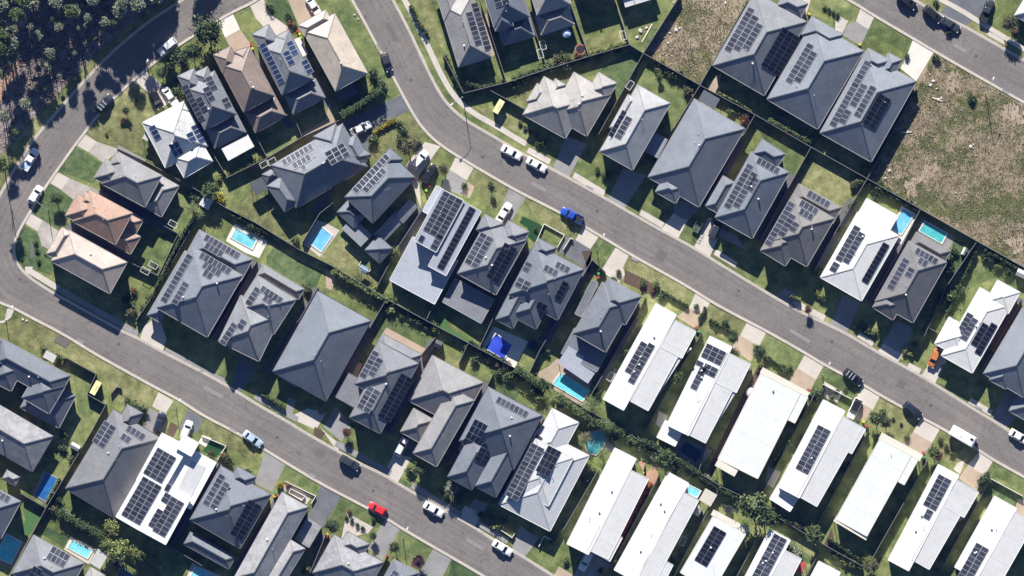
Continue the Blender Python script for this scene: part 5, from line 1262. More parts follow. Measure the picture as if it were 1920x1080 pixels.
def gabled_shed(px, py, ang, sx, sy, h, m, label, cat='shed', nm='garden_shed'):
    r = thing(nm, label, cat, W(px, py), R(-ang))
    bm = bmesh.new(); box(bm, (0, 0, h/2-.1), (sx-.15, sy-.15, h-.2)); build('wall', bm, W_GREY, r)
    bm = bmesh.new()
    e = [(-sx/2, -sy/2, h-.1), (-sx/2, 0, h+.25), (-sx/2, sy/2, h-.1), (-sx/2, sy/2, h-.2), (-sx/2, 0, h+.14), (-sx/2, -sy/2, h-.2)]
    loft(bm, [e, [(sx/2, y, z) for _, y, z in e]]); build('roof', bm, m, r)
    bm = bmesh.new(); box(bm, (0, -sy/2+.06, h*.45), (.8, .04, h*.8)); build('door', bm, F_RAIL, r)
gabled_shed(388, 379, -58, 2.6, 2.3, 2.2, S_OFF, 'pale grey garden shed at the meeting of three fences')
gabled_shed(142, 837, 30, 2.1, 1.3, 2.0, S_WHITE, 'narrow white garden shed beside umber stained slate house')
gabled_shed(1307, 957, -60, 2.0, 1.6, 2.1, S_CREAM, 'small cream garden shed beside spa side white house')
gabled_shed(1807, 471, -65, 1.7, .9, 1.8, S_WHITE, 'narrow white shed behind the taupe teal pool house')
gabled_shed(1914, 513, 25, 2.2, 1.6, 2.0, S_WHITE, 'white shed at the right edge above the dazzling white house')
gabled_shed(822, 645, 25, 1.6, 1.6, 1.9, S_DARK, 'dark shed at the end of the sandy terrace')
def canopy(px, py, ang, sx, sy, h, m, label):
    r = thing('shade_canopy', label, 'canopy', W(px, py), R(-ang))
    bm = bmesh.new(); box(bm, (0, 0, h), (sx, sy, .12)); build('canopy_top', bm, m, r)
    for a in (-1, 1):
        for b in (-1, 1):
            bm = bmesh.new(); bar(bm, (a*(sx/2-.12), b*(sy/2-.12), 0), (a*(sx/2-.12), b*(sy/2-.12), h-.06), .1, .1); build('post', bm, F_RAIL, r)
canopy(187, 1047, 30, 2.6, 3.6, 2.6, S_WHITE, 'white cabana beside the small aqua pool')
canopy(1327, 932, 30, 2.9, 2.9, 2.4, mat_plain('shade_cloth', (.42, .39, .33), .9), 'tan shade canopy beside the raised spa pool')
canopy(1329, 187, 30, 4.0, 2.5, 2.6, mat_plain('pergola_glaze', (.10, .105, .12), .3, .5), 'dark glazed pergola behind the large plain grey hip roof house')
canopy(95, 668, 28, 2.6, 1.7, 2.6, S_WHITE, 'white entry canopy of the charcoal kiosk house')
canopy(277, 254, -63, 2.2, 1.3, 2.4, S_WHITE, 'white side awning of the white tiled house')
canopy(1501, 1064, -62, 2.6, 1.3, 2.3, mat_plain('awning_red', (.32, .05, .04), .7), 'small red awning between white roofs at the lower edge')

M_RED = mat_plain('pad_orange', (.26, .10, .07), .6)
def trampoline(px, py, rad, m, label):
    r = thing('trampoline', label, 'trampoline', W(px, py))
    bm = bmesh.new(); lathe(bm, [(rad*.72, .82), (rad*.74, .87), (rad, .87), (rad, .80), (rad*.72, .80)], n=24); build('safety_pad', bm, m, r)
    bm = bmesh.new(); lathe(bm, [(.01, .84), (rad*.72, .84), (rad*.72, .82), (.01, .82)], n=24); build('jump_mat', bm, V_BLACK, r)
    for k in range(6):
        a = k*math.pi/3; bm = bmesh.new(); bar(bm, (rad*.9*math.cos(a), rad*.9*math.sin(a), 0), (rad*.9*math.cos(a), rad*.9*math.sin(a), .8), .05, .05); build('leg', bm, L_POLE, r)
trampoline(1088, 93, 1.25, M_RED, 'trampoline with orange pad ring near the top middle yards')
trampoline(222, 1052, 1.2, mat_plain('pad_dark', (.03, .035, .045), .6), 'dark trampoline in shade under the conifer')
trampoline(999, 647, 1.2, mat_plain('pad_dark', (.03, .035, .045), .6), 'shaded trampoline below the many hipped charcoal house')
trampoline(1366, 955, .95, mat_plain('pad_dark', (.03, .035, .045), .6), 'small dark trampoline on lawn by the round trees')
def umbrella(px, py, m, label):
    r = thing('garden_umbrella', label, 'umbrella', W(px, py))
    bm = bmesh.new(); lathe(bm, [(1.0, 2.1), (.98, 2.15), (.5, 2.42), (.03, 2.6)], n=10); build('canopy_top', bm, m, r)
    bm = bmesh.new(); tube(bm, [(0, 0, 0), (0, 0, 2.55)], .03, 6); build('pole', bm, L_POLE, r)
umbrella(1062, 63, mat_plain('umbrella_blue', (.36, .44, .56), .8), 'pale blue garden umbrella in shaded yard')
umbrella(1406, 735, P_WHITE, 'white garden umbrella beside cream edged white house')
def clothesline(px, py, ang, label):
    r = thing('clothesline', label, 'clothesline', W(px, py), R(-ang), 'fold down clotheslines')
    bm = bmesh.new(); sx, sy, z = 1.9, 1.15, 1.75
    for a, b in (((-sx/2, -sy/2), (sx/2, -sy/2)), ((sx/2, -sy/2), (sx/2, sy/2)), ((sx/2, sy/2), (-sx/2, sy/2)), ((-sx/2, sy/2), (-sx/2, -sy/2))): bar(bm, (*a, z), (*b, z), .08, .06)
    build('frame', bm, P_WHITE, r)
    bm = bmesh.new()
    for k in range(5): y = -sy/2+sy*(k+1)/6; bar(bm, (-sx/2, y, z), (sx/2, y, z), .012, .012)
    build('wire', bm, L_POLE, r)
    for s in (-1, 1):
        bm = bmesh.new(); bar(bm, (s*sx/2, sy/2, 0), (s*sx/2, sy/2, z), .05, .05); build('post', bm, L_POLE, r)
for i, (x, y, a) in enumerate([(1013, 101, 75), (1018, 85, 75), (1168, 67, 75), (1181, 160, -55), (325, 420, 30), (273, 508, 30), (288, 497, 30), (1280, 1014, -65), (510, 303, -30), (496, 308, -30), (1902, 760, -60), (1145, 706, -60)]):
    d, lm, cc = near_lm(W2(x, y))[0]
    clothesline(x, y, a, f'white fold down clothesline {side_of(W2(x, y), cc)} the {lm}')

sw = thing('swing_set', 'white framed swing set with canopy on olive lawn', 'swing set', W(683, 503), R(-32))
bm = bmesh.new()
for s in (-1, 1):
    bar(bm, (s*1.4, -1.0, 0), (s*1.3, 0, 2.1), .07, .07); bar(bm, (s*1.4, 1.0, 0), (s*1.3, 0, 2.1), .07, .07)
bar(bm, (-1.4, 0, 2.1), (1.4, 0, 2.1), .08, .08); build('frame', bm, P_WHITE, sw)
bm = bmesh.new(); box(bm, (0, 0, .5), (1.6, .5, .08)); build('seat', bm, mat_plain('seat_blue', (.10, .16, .24), .6), sw)
bm = bmesh.new(); box(bm, (0, -.1, 1.75), (1.8, 1.2, .04)); build('canopy_top', bm, mat_plain('canopy_blue', (.16, .24, .32), .6), sw)

# rubbish heaps and stones of the vacant lots
ROCK = mat_plain('rubble_pale', (.42, .40, .37), .85, .2, .15)
rr_ = random.Random(4)
def rock_mesh(sd):
    q = random.Random(sd); bm = bmesh.new(); bmesh.ops.create_icosphere(bm, subdivisions=2, radius=.5)
    for v in bm.verts: v.co *= q.uniform(.75, 1.15); v.co.z *= .6
    me = bpy.data.meshes.new('stone'); bm.to_mesh(me); bm.free(); me.materials.append(ROCK); return me
RKM = [rock_mesh(i) for i in range(4)]
for x, y, s in [(1743, 140, .7), (1750, 152, 1.1), (1745, 160, 1.0), (1757, 166, .7), (1760, 187, 1.2), (1765, 184, .8), (1695, 248, .8), (1702, 246, .7), (1772, 131, .5), (1820, 275, 1.2), (1825, 271, .6), (1663, 310, .7), (1668, 320, 1.1), (1660, 334, .9), (1674, 333, .6), (1657, 296, .5), (1268, 56, 1.3), (1274, 53, .8), (1256, 62, .7), (1253, 81, .8), (1245, 70, .6), (1262, 5, .5), (1360, 6, 1.0), (1201, 58, 1.5), (1195, 70, 1.1), (1212, 52, .9), (1258, 120, .4), (1792, 362, .5), (1829, 292, .5), (665, 28, .8), (672, 36, .6), (43, 599, .8), (50, 602, .7)]:
    o = bpy.data.objects.new('pale_stone', rr_.choice(RKM)); COL.objects.link(o)
    o.location = W(x, y, .1); o.scale = (s*.75, s*.6, s*.6); o.rotation_euler = (0, 0, rr_.uniform(0, 6))
    tag(o, 'pale stone or rubble lump lying on rough ground', 'stone', 'pale stones and rubble lumps')
for (x, y, a, l, lab) in [(1213, 62, -60, 4.5, 'long pale timber plank on debris near the straw field'), (1757, 186, 20, 2.2, 'pale timber offcut lying in the dry field'), (1699, 248, -5, 2.3, 'white pipe length beside the field side fence')]:
    bm = bmesh.new(); box(bm, (0, 0, .12), (l, .25, .1)); o = build('timber_plank', bm, mat_plain('timber_pale', (.6, .5, .38), .8), loc=W(x, y)); o.rotation_euler = (0, 0, R(-a)); tag(o, lab, 'timber')
# ------------------------------------------------------------------ vegetation
def leafmat(name, c, c2):
    t = NT(name)
    oi = t.n('ShaderNodeObjectInfo'); g = t.n('ShaderNodeNewGeometry')
    f = t.math('ADD', t.math('MULTIPLY', g.outputs['Random Per Island'], .7), t.math('MULTIPLY', oi.outputs['Random'], .3))
    t.col(t.ramp(f, [(.1, c), (.9, c2)])); t.rough(.6, .3)
    return t.m
LM = {'gum': leafmat('leaf_gum', (.11, .13, .085), (.27, .29, .20)), 'dark': leafmat('leaf_dark', (.026, .046, .018), (.075, .105, .04)), 'mid': leafmat('leaf_mid', (.045, .072, .025), (.13, .16, .058)),
      'lime': leafmat('leaf_lime', (.08, .11, .03), (.24, .26, .085)), 'yellow': leafmat('leaf_yellow', (.16, .14, .02), (.42, .34, .04)), 'olive': leafmat('leaf_olive', (.06, .062, .028), (.15, .14, .07)),
      'purple': leafmat('leaf_purple', (.035, .015, .025), (.09, .035, .05)), 'russet': leafmat('leaf_russet', (.09, .045, .025), (.22, .11, .05)), 'flower': leafmat('leaf_flower', (.05, .06, .02), (.42, .10, .04)), 'dry': leafmat('grass_dry', (.20, .165, .10), (.50, .42, .29)), 'grass': leafmat('grass_tuft', (.07, .09, .035), (.20, .20, .09)), 'litter': leafmat('bush_scrub', (.12, .11, .085), (.42, .36, .30))}
BARK = mat_plain('bark_pale', (.26, .22, .19), .9, .2, .2)
def leaf_quad(bm, p, s, rnd, nrm=None):
    d = Vector((rnd.gauss(0, 1), rnd.gauss(0, 1), rnd.gauss(0, .7)+.3)).normalized() if nrm is None else nrm
    a = d.cross(Vector((rnd.gauss(0, 1), rnd.gauss(0, 1), rnd.gauss(0, 1)))).normalized(); b = d.cross(a)
    l, w = s*rnd.uniform(.7, 1.4), s*rnd.uniform(.35, .7)
    bm.faces.new([bm.verts.new(p+a*l), bm.verts.new(p+b*w), bm.verts.new(p-a*l), bm.verts.new(p-b*w)])
def crown_mesh(seed, mat, clumps, per, size, h=1.0, spread=.30):
    """unit crown (radius 1, height about h*2 centred on z=0)"""
    rnd = random.Random(seed); bm = bmesh.new()
    for _ in range(clumps):
        while True:
            c = Vector((rnd.uniform(-1, 1), rnd.uniform(-1, 1), rnd.uniform(-1, 1)))
            if .25 < c.length < 1: break
        c *= rnd.uniform(.55, .85); c.z *= h
        cs = spread*rnd.uniform(.6, 1.3)
        for _ in range(per):
            leaf_quad(bm, c+Vector((rnd.gauss(0, cs), rnd.gauss(0, cs), rnd.gauss(0, cs*.7))), size*rnd.uniform(.7, 1.3), rnd)
    core = bmesh.new(); bmesh.ops.create_icosphere(core, subdivisions=2, radius=.62)
    for v in core.verts:
        v.co *= rnd.uniform(.7, 1.1); v.co.z *= h*.85
    tmp = bpy.data.meshes.new('core'); core.to_mesh(tmp); core.free(); bm.from_mesh(tmp); bpy.data.meshes.remove(tmp)
    me = bpy.data.meshes.new('crown'); bm.to_mesh(me); bm.free(); me.materials.append(mat); return me
CR = {}
def crown(kind, big, seed):
    k = (kind, big, seed)
    if k not in CR:
        CR[k] = crown_mesh(hash(k[0])*0+seed*7+len(kind), LM[kind], 44 if big else 18, 46 if big else 30, .095 if big else .16, .8, .17 if big else .26)
    return CR[k]
prn = random.Random(21)
def trunk_bm(h, r, spread):
    bm = bmesh.new(); tube(bm, [(0, 0, -.1), (.1*spread, 0, h*.4), (.05, .1*spread, h)], r, 7, r*.45)
    for k in range(4):
        a = k*1.6+.4; z = h*(.5+.1*k)
        tube(bm, [(.05, .03, z), (math.cos(a)*spread*.5, math.sin(a)*spread*.5, z+h*.22)], r*.4, 5, r*.15)
    return bm
def tree(px, py, rad, kind, label, h=None, group=None, nm='tree'):
    h = h or rad*2.4
    r = thing(nm, label, 'tree', W(px, py), prn.uniform(0, 6), group)
    build('trunk', trunk_bm(h*.75, .05*rad+.06, rad), BARK, r)
    o = bpy.data.objects.new('crown', crown(kind, True, prn.randint(0, 2))); COL.objects.link(o); o.parent = r
    o.location = (0, 0, h-rad*.7); o.scale = (rad, rad, rad*.85)
    return r
def shrub(px, py, rpx, kind, label=None, hk=.9, group='garden shrubs', nm='shrub', cat='shrub'):
    rad = rpx*S*1.2
    o = bpy.data.objects.new(nm, crown(kind, False, prn.randint(0, 3))); COL.objects.link(o)
    o.location = W(px, py, rad*hk*.75); o.scale = (rad, rad, rad*hk); o.rotation_euler = (0, 0, prn.uniform(0, 6))
    if label is None:
        d, lm, c = near_lm(W2(px, py))[0]
        cd = {'gum': 'grey green', 'dark': 'dark green', 'mid': 'green', 'lime': 'light green', 'yellow': 'yellow', 'olive': 'olive', 'purple': 'purple', 'russet': 'reddish', 'flower': 'red flowered'}[kind]
        label = f'{cd} shrub {side_of(W2(px, py), c)} the {lm}'
    return tag(o, label, cat, group)
def hedge(pts, wpx, h, kind, label, dens=70):
    rnd = random.Random(len(pts)*31+int(pts[0][0])); bm = bmesh.new()
    l = [W2(*p) for p in pts]; w = wpx*S/2*1.3
    base = Vector((l[0].x, l[0].y, 0))
    for a, b in zip(l, l[1:]):
        n = int((b-a).length*dens*1.5); d = (b-a).normalized(); s = Vector((-d.y, d.x))
        for _ in range(n):
            t = rnd.random(); u = rnd.gauss(0, .45); u = max(-1.1, min(1.1, u))
            lump = .75+.35*math.sin(t*(b-a).length*2.1+rnd.uniform(-.3, .3))*math.cos(t*3.3)
            p = a.lerp(b, t)+s*(u*w*lump)
            z = rnd.uniform(.15, 1)**.6*h*(1-.25*u*u)*(.85+.15*lump)
            leaf_quad(bm, Vector((p.x, p.y, z))-base, .2, rnd)
    cb = bmesh.new(); strip(cb, [p-l[0] for p in l], -w*.55, w*.55, .05, h*.62)
    tmp = bpy.data.meshes.new('core'); cb.to_mesh(tmp); cb.free(); bm.from_mesh(tmp); bpy.data.meshes.remove(tmp)
    o = build('hedge', bm, LM[kind], loc=base); return tag(o, label, 'hedge')
def palm(px, py, rad, h, kind, label, n=16):
    r = thing('palm_tree', label, 'palm', W(px, py), prn.uniform(0, 6), 'palm trees')
    bm = bmesh.new(); tube(bm, [(0, 0, -.1), (.08, .05, h*.5), (0, 0, h)], .16, 8, .1); build('trunk', bm, BARK, r)
    rnd = random.Random(int(px))
    for k in range(n):
        a = k*2.4; ln = rad*rnd.uniform(.75, 1.05); up = rnd.uniform(.1, .7); bm = bmesh.new()
        pts = []
        for i in range(7):
            t = i/6; pts.append(Vector((math.cos(a)*ln*t, math.sin(a)*ln*t, h+up*ln*t*.8-ln*.75*t*t)))
        sd = Vector((-math.sin(a), math.cos(a), 0))
        for i in range(6):
            for q in (0, .33, .66):
                p = pts[i].lerp(pts[i+1], q); wd = ln*.22*math.sin(math.pi*min(.97, (i+q+.7)/6.8)); f = (pts[i+1]-pts[i]).normalized()
                for s in (-1, 1):
                    bm.faces.new([bm.verts.new(p-f*.035), bm.verts.new(p+f*.035), bm.verts.new(p+f*wd*.8+sd*s*wd+Vector((0, 0, -wd*.35)))])
        tube(bm, pts, .025, 4, .008)
        build('frond', bm, LM[kind], r)
    return r

# bush reserve, top left
GUMS = [(37, 30, 12), (142, 27, 14), (28, 58, 9), (12, 72, 15), (25, 85, 10), (4, 92, 13), (50, 2, 17), (168, 34, 6), (166, 50, 6), (115, 90, 6), (98, 106, 7), (85, 122, 8), (92, 130, 7), (10, 108, 8), (50, 195, 10), (12, 218, 10), (26, 232, 6), (30, 250, 8), (68, 150, 6), (112, 143, 4), (183, 22, 5), (120, 22, 5), (150, 55, 4), (160, 80, 5), (85, 168, 5), (8, 10, 14), (80, 60, 6), (60, 52, 6), (105, 38, 6), (200, 20, 7), (225, 28, 9), (195, 55, 7), (235, 8, 12), (215, 45, 8), (66, 88, 5), (2, 60, 10), (130, 8, 8), (265, 6, 11), (78, 14, 9), (160, 8, 7), (5, 140, 9), (8, 312, 14), (-4, 170, 12), (182, 75, 5), (140, 100, 5)]
for x, y, rp in GUMS:
    rad = rp*S*1.15; h = max(1.4, rad*2.8+prn.uniform(0, 3.0)) + (6.5 if rp > 11 else 3 if y < 60 else 0)
    tree(x, y, rad, prn.choice(['gum', 'gum', 'gum', 'mid']), 'grey green gum tree in the bush reserve', h, 'gum trees in the bush reserve', 'gum_tree')
for x, y, rp, h in [(22, 86, 21, 12), (42, 34, 15, 11), (143, 27, 16, 12), (12, 58, 17, 12), (60, 4, 20, 12), (28, 108, 15, 10), (6, 118, 16, 10), (170, 36, 10, 9), (98, 100, 11, 8), (50, 196, 13, 8), (90, 124, 10, 7), (228, 22, 15, 11), (262, 10, 15, 11), (200, 44, 12, 9), (115, 52, 11, 10), (75, 70, 12, 10), (300, -4, 16, 11), (180, 4, 14, 11), (110, 6, 15, 12), (10, 220, 14, 8), (5, 10, 18, 12)]:
    tree(x, y, rp*S, 'gum', 'grey green gum tree in the bush reserve', h, 'gum trees in the bush reserve', 'gum_tree')
# tall gums beyond the top edge, whose shadows cross the road
off = random.Random(77)
def gum_off(x, s, rp):
    y = -off.uniform(rp+4, 110); h = (s-y)/15.4+rp*S*.4
    tree(x+s*.0-(s-y)*.155, y, rp*S, 'gum', 'tall gum tree beyond the top edge of the bush reserve', h, 'tall gums beyond the bush reserve', 'gum_tree')
for x in range(-10, 345, 21):
    top = 125 if x < 60 else 112 if x < 110 else 135 if x < 180 else 120 if x < 265 else 95 if x < 315 else 40
    for s in range(4, top, 26):
        if off.random() < .92: gum_off(x+off.uniform(-9, 9), s+off.uniform(-8, 8), off.uniform(14, 21))
for x, s, rp in [(238, 122, 26), (225, 135, 20), (262, 130, 20), (255, 105, 24), (280, 70, 24), (200, 120, 20), (225, 108, 18), (272, 92, 18), (245, 85, 18), (300, 75, 20), (318, 55, 20), (385, 25, 20), (400, 8, 18), (372, 40, 14), (300, 108, 14)]: gum_off(x, s, rp)
tree(392, 60, 3.6, 'dark', 'dense dark tree casting shadow over the house drives', 7.5)
tree(340, 108, 2.3, 'dark', 'dark tree by the road edge above the grey house with patio', 4.8)
tree(318, 124, 1.6, 'dark', 'dark tree on the verge by the silver shaded car', 3.8)
tree(364, 98, 2.1, 'dark', 'bushy tree in front of the grey house with patio', 4.8)
tree(304, 138, 1.3, 'dark', 'dark tree beside the shaded drive above the white tiled house', 3.0)
# dumped scrub: stuff
def tufts(name, poly, n, mat, s0, s1, seed, avoid=()):
    rnd = random.Random(seed); bm = bmesh.new()
    xs = [p[0] for p in poly]; ys = [p[1] for p in poly]
    def inside(x, y):
        r = False; j = len(poly)-1
        for i in range(len(poly)):
            xi, yi = poly[i]; xj, yj = poly[j]
            if (yi > y) != (yj > y) and x < (xj-xi)*(y-yi)/(yj-yi)+xi: r = not r
            j = i
        return r
    c = 0
    while c < n:
        x, y = rnd.uniform(min(xs), max(xs)), rnd.uniform(min(ys), max(ys))
        if not inside(x, y): continue
        den = .5+.5*math.sin(x*.045+1.3*math.sin(y*.03+seed))*math.cos(y*.05+math.sin(x*.021))
        if rnd.random() > .25+.75*den: continue
        c += 1; p = W(x, y, .03); k = rnd.uniform(s0, s1)
        for _ in range(4):
            a = rnd.uniform(0, 6.28); d = Vector((math.cos(a), math.sin(a), 0)); s = Vector((-d.y, d.x, 0))
            bm.faces.new([bm.verts.new(p+s*k*.3), bm.verts.new(p-s*k*.3), bm.verts.new(p+d*k*rnd.uniform(.3, .9)+Vector((0, 0, k*rnd.uniform(.5, 1.1))))])
    return build(name, bm, mat, kind='stuff')
FIELD = [(1718, 165), (1755, 102), (1840, 152), (1920, 197), (1930, 500), (1845, 455), (1725, 388), (1628, 332)]
tag(tufts('dry_grass', FIELD, 5000, LM['dry'], .08, .26, 3), 'tangled dry grass tufts over the bare field', 'grass', kind='stuff')
tag(tufts('field_weeds', FIELD, 4500, LM['grass'], .08, .30, 8), 'green weeds scattered through the bare field', 'weeds', kind='stuff')
SF = [(1278, 0), (1400, 0), (1310, 156), (1210, 100)]
tag(tufts('dry_straw', SF, 2200, LM['dry'], .08, .28, 5), 'flattened straw coloured grass on the upper middle lot', 'grass', kind='stuff')
tag(tufts('lot_weeds', SF, 1200, LM['grass'], .08, .28, 6), 'green weed tufts through the upper middle lot', 'weeds', kind='stuff')
BUSH = [(0, 0), (325, 0), (262, 28), (190, 88), (135, 146), (85, 198), (40, 245), (8, 282), (0, 285)]
tag(tufts('bush_scrub', BUSH, 1800, LM['litter'], .15, .5, 9), 'low brown scrub and litter covering the bush reserve floor', 'scrub', kind='stuff')

# hedges
hedge([(640, 217), (668, 200), (700, 178), (716, 168)], 18, 4.0, 'dark', 'bushy dark hedge along the asphalt drive below the sand tiled house')
hedge([(622, 507), (650, 522), (690, 545), (728, 565)], 13, 2.2, 'lime', 'light green climbing hedge along the mid fence by the swing set')
hedge([(1440, 224), (1470, 240), (1515, 266)], 11, 2.0, 'mid', 'green hedge strip behind the one grid slate house')
hedge([(1514, 266), (1532, 250)], 10, 1.8, 'mid', 'short green hedge end joining the long rear hedge')
hedge([(965, 690), (990, 705), (1022, 728)], 20, 3.0, 'dark', 'thick dark hedge left of the turquoise pool')
hedge([(1045, 742), (1075, 765), (1110, 790), (1135, 795), (1172, 812)], 20, 3.2, 'mid', 'tall leafy hedge below the turquoise pool')
hedge([(1200, 826), (1240, 842), (1280, 868), (1312, 888)], 14, 2.6, 'dark', 'dark hedge along rear fence by the dark shaded pool')
hedge([(1442, 868), (1462, 848), (1482, 822)], 12, 2.2, 'mid', 'green side hedge between cream edged and long strip white houses')
hedge([(1440, 955), (1475, 975), (1515, 995)], 12, 2.2, 'dark', 'dark rear hedge behind the long strip white house')
hedge([(112, 960), (140, 978), (170, 992), (195, 1006)], 18, 2.8, 'dark', 'deep green hedge below the umber stained slate house')
hedge([(262, 1030), (285, 1050), (305, 1062)], 12, 2.4, 'lime', 'yellowish hedge at the lower left yards')
hedge([(372, 400), (352, 425), (335, 455), (305, 515), (285, 560)], 9, 2.6, 'dark', 'narrow dark hedge along fence beside the pool side charcoal house')
hedge([(1222, 905), (1200, 935), (1180, 975), (1158, 1030)], 9, 1.6, 'flower', 'red flowering hedge between two long white houses')
hedge([(875, 155), (900, 165), (935, 158), (948, 150)], 10, 1.8, 'dark', 'dark hedge along rear fence of the hedge path grey house')
hedge([(770, 10), (785, 45), (800, 62)], 9, 1.4, 'dark', 'dark hedge along the footpath at the top')
hedge([(834, 105), (850, 140), (866, 172)], 9, 1.6, 'dark', 'dark hedge on the footpath corner above the main bend')
hedge([(700, 250), (720, 238), (742, 226)], 6, .8, 'yellow', 'yellow flowering low hedge beside the asphalt drive')
hedge([(960, 150), (1000, 135), (1023, 128)], 8, 1.3, 'mid', 'green shrub strip on rear fence line of the dark top edge house')
hedge([(1105, 103), (1140, 92), (1178, 80)], 8, 1.3, 'lime', 'light shrub strip along rear fence at upper middle lawn')
hedge([(1345, 173), (1380, 190), (1410, 210)], 5, .9, 'lime', 'clipped pale green hedge strip above the large plain grey hip house')
hedge([(1478, 555), (1500, 562)], 6, 1.5, 'lime', 'short light hedge by shaded front path')
hedge([(88, 940), (100, 918), (112, 896)], 5, 1.0, 'lime', 'thin green strip beside the deep blue shaded pool')
hedge([(1545, 728), (1538, 742), (1528, 752)], 8, 1.2, 'dark', 'clipped dark hedge beside the tan drive by the long strip house')
hedge([(1310, 598), (1320, 585), (1322, 575)], 7, 1.0, 'mid', 'garden strip hedge beside first tan drive')
hedge([(1290, 575), (1265, 562), (1240, 545)], 6, .9, 'dark', 'low dark hedge across front lawn of the first white gable house')
hedge([(1382, 628), (1350, 612), (1330, 600)], 7, .9, 'dark', 'low dark hedge across front lawn of the tee array house')
hedge([(1480, 700), (1455, 682), (1440, 670)], 7, .9, 'mid', 'low hedge across front lawn of the cream edged house')
for x, y, w_, h_, k_, lab in [
 (([(1012, 712), (1035, 728)]), 0, 14, 2.4, 'dark', 'dark hedge joining the pool hedges left of the turquoise pool'),
 (([(880, 640), (905, 655), (950, 680)]), 0, 9, 1.8, 'dark', 'dark shrub line along the rear fence below the royal blue pool'),
 (([(725, 566), (760, 582), (812, 612)]), 0, 6, 1.3, 'dark', 'low dark hedge along the mid fence above sandy terrace house'),
 (([(430, 400), (480, 424), (505, 440)]), 0, 6, 1.4, 'mid', 'green hedge along rear fence above the small aqua pool'),
 (([(1175, 818), (1195, 830)]), 0, 14, 2.6, 'mid', 'leafy hedge between curved pool and the rear dark hedge'),
 (([(1552, 1010), (1590, 1035), (1612, 1050)]), 0, 8, 1.6, 'dark', 'dark hedge along rear fence near the lower edge trees'),
 (([(1310, 892), (1350, 918), (1382, 932)]), 0, 11, 2.2, 'dark', 'dark rear hedge beside the tan shade canopy'),
 (([(1735, 560), (1760, 520), (1785, 480)]), 0, 7, 1.6, 'mid', 'green hedge along fence right of the taupe teal pool house'),
 (([(1790, 600), (1775, 590), (1830, 470)]), 0, 6, 1.4, 'dark', 'dark hedge beside the lawn above the dazzling white house'),
 (([(1845, 468), (1880, 488), (1918, 508)]), 0, 9, 1.8, 'dark', 'dark hedge along the field fence at right'),
 (([(1630, 345), (1680, 372), (1720, 395)]), 0, 7, 1.5, 'dark', 'dark shrub strip behind the bright white pool house'),
 (([(1600, 612), (1640, 630)]), 0, 5, .9, 'dark', 'low shaded hedge along the front path below taupe house'),
 (([(490, 740), (535, 768)]), 0, 6, .9, 'dark', 'low dark hedge along the front path by large plain slate house'),
 (([(240, 552), (255, 585)]), 0, 8, 1.3, 'mid', 'leafy garden strip at the corner below the pinkish corner house'),
 (([(1480, 1022), (1500, 1040)]), 0, 12, 2.0, 'gum', 'grey green hedge clump beside lower edge white house'),
 (([(1045, 1000), (1035, 1020)]), 0, 8, 1.2, 'dark', 'dark garden hedge at the front of the hedge side white house')]:
    hedge(x, w_, h_, k_, lab)
# palms
palm(1035, 745, 2.6, 3.0, 'lime', 'yellow green palm beside the turquoise pool, lower left of it')
palm(1108, 760, 2.9, 3.6, 'mid', 'large spiky palm at the lower corner of the turquoise pool')
palm(362, 392, 2.0, 3.2, 'mid', 'palm beside the pale grey garden shed')
palm(374, 404, 1.6, 2.6, 'mid', 'smaller palm just below the palm by the garden shed')
palm(1098, 822, 1.9, 2.4, 'olive', 'palm left of the curved lagoon pool')
palm(1140, 800, 2.0, 2.8, 'mid', 'palm above the curved lagoon pool')
palm(1130, 850, 1.8, 2.6, 'mid', 'palm below the curved lagoon pool')
palm(1895, 1076, 1.6, 2.4, 'lime', 'palm at the lower right edge')
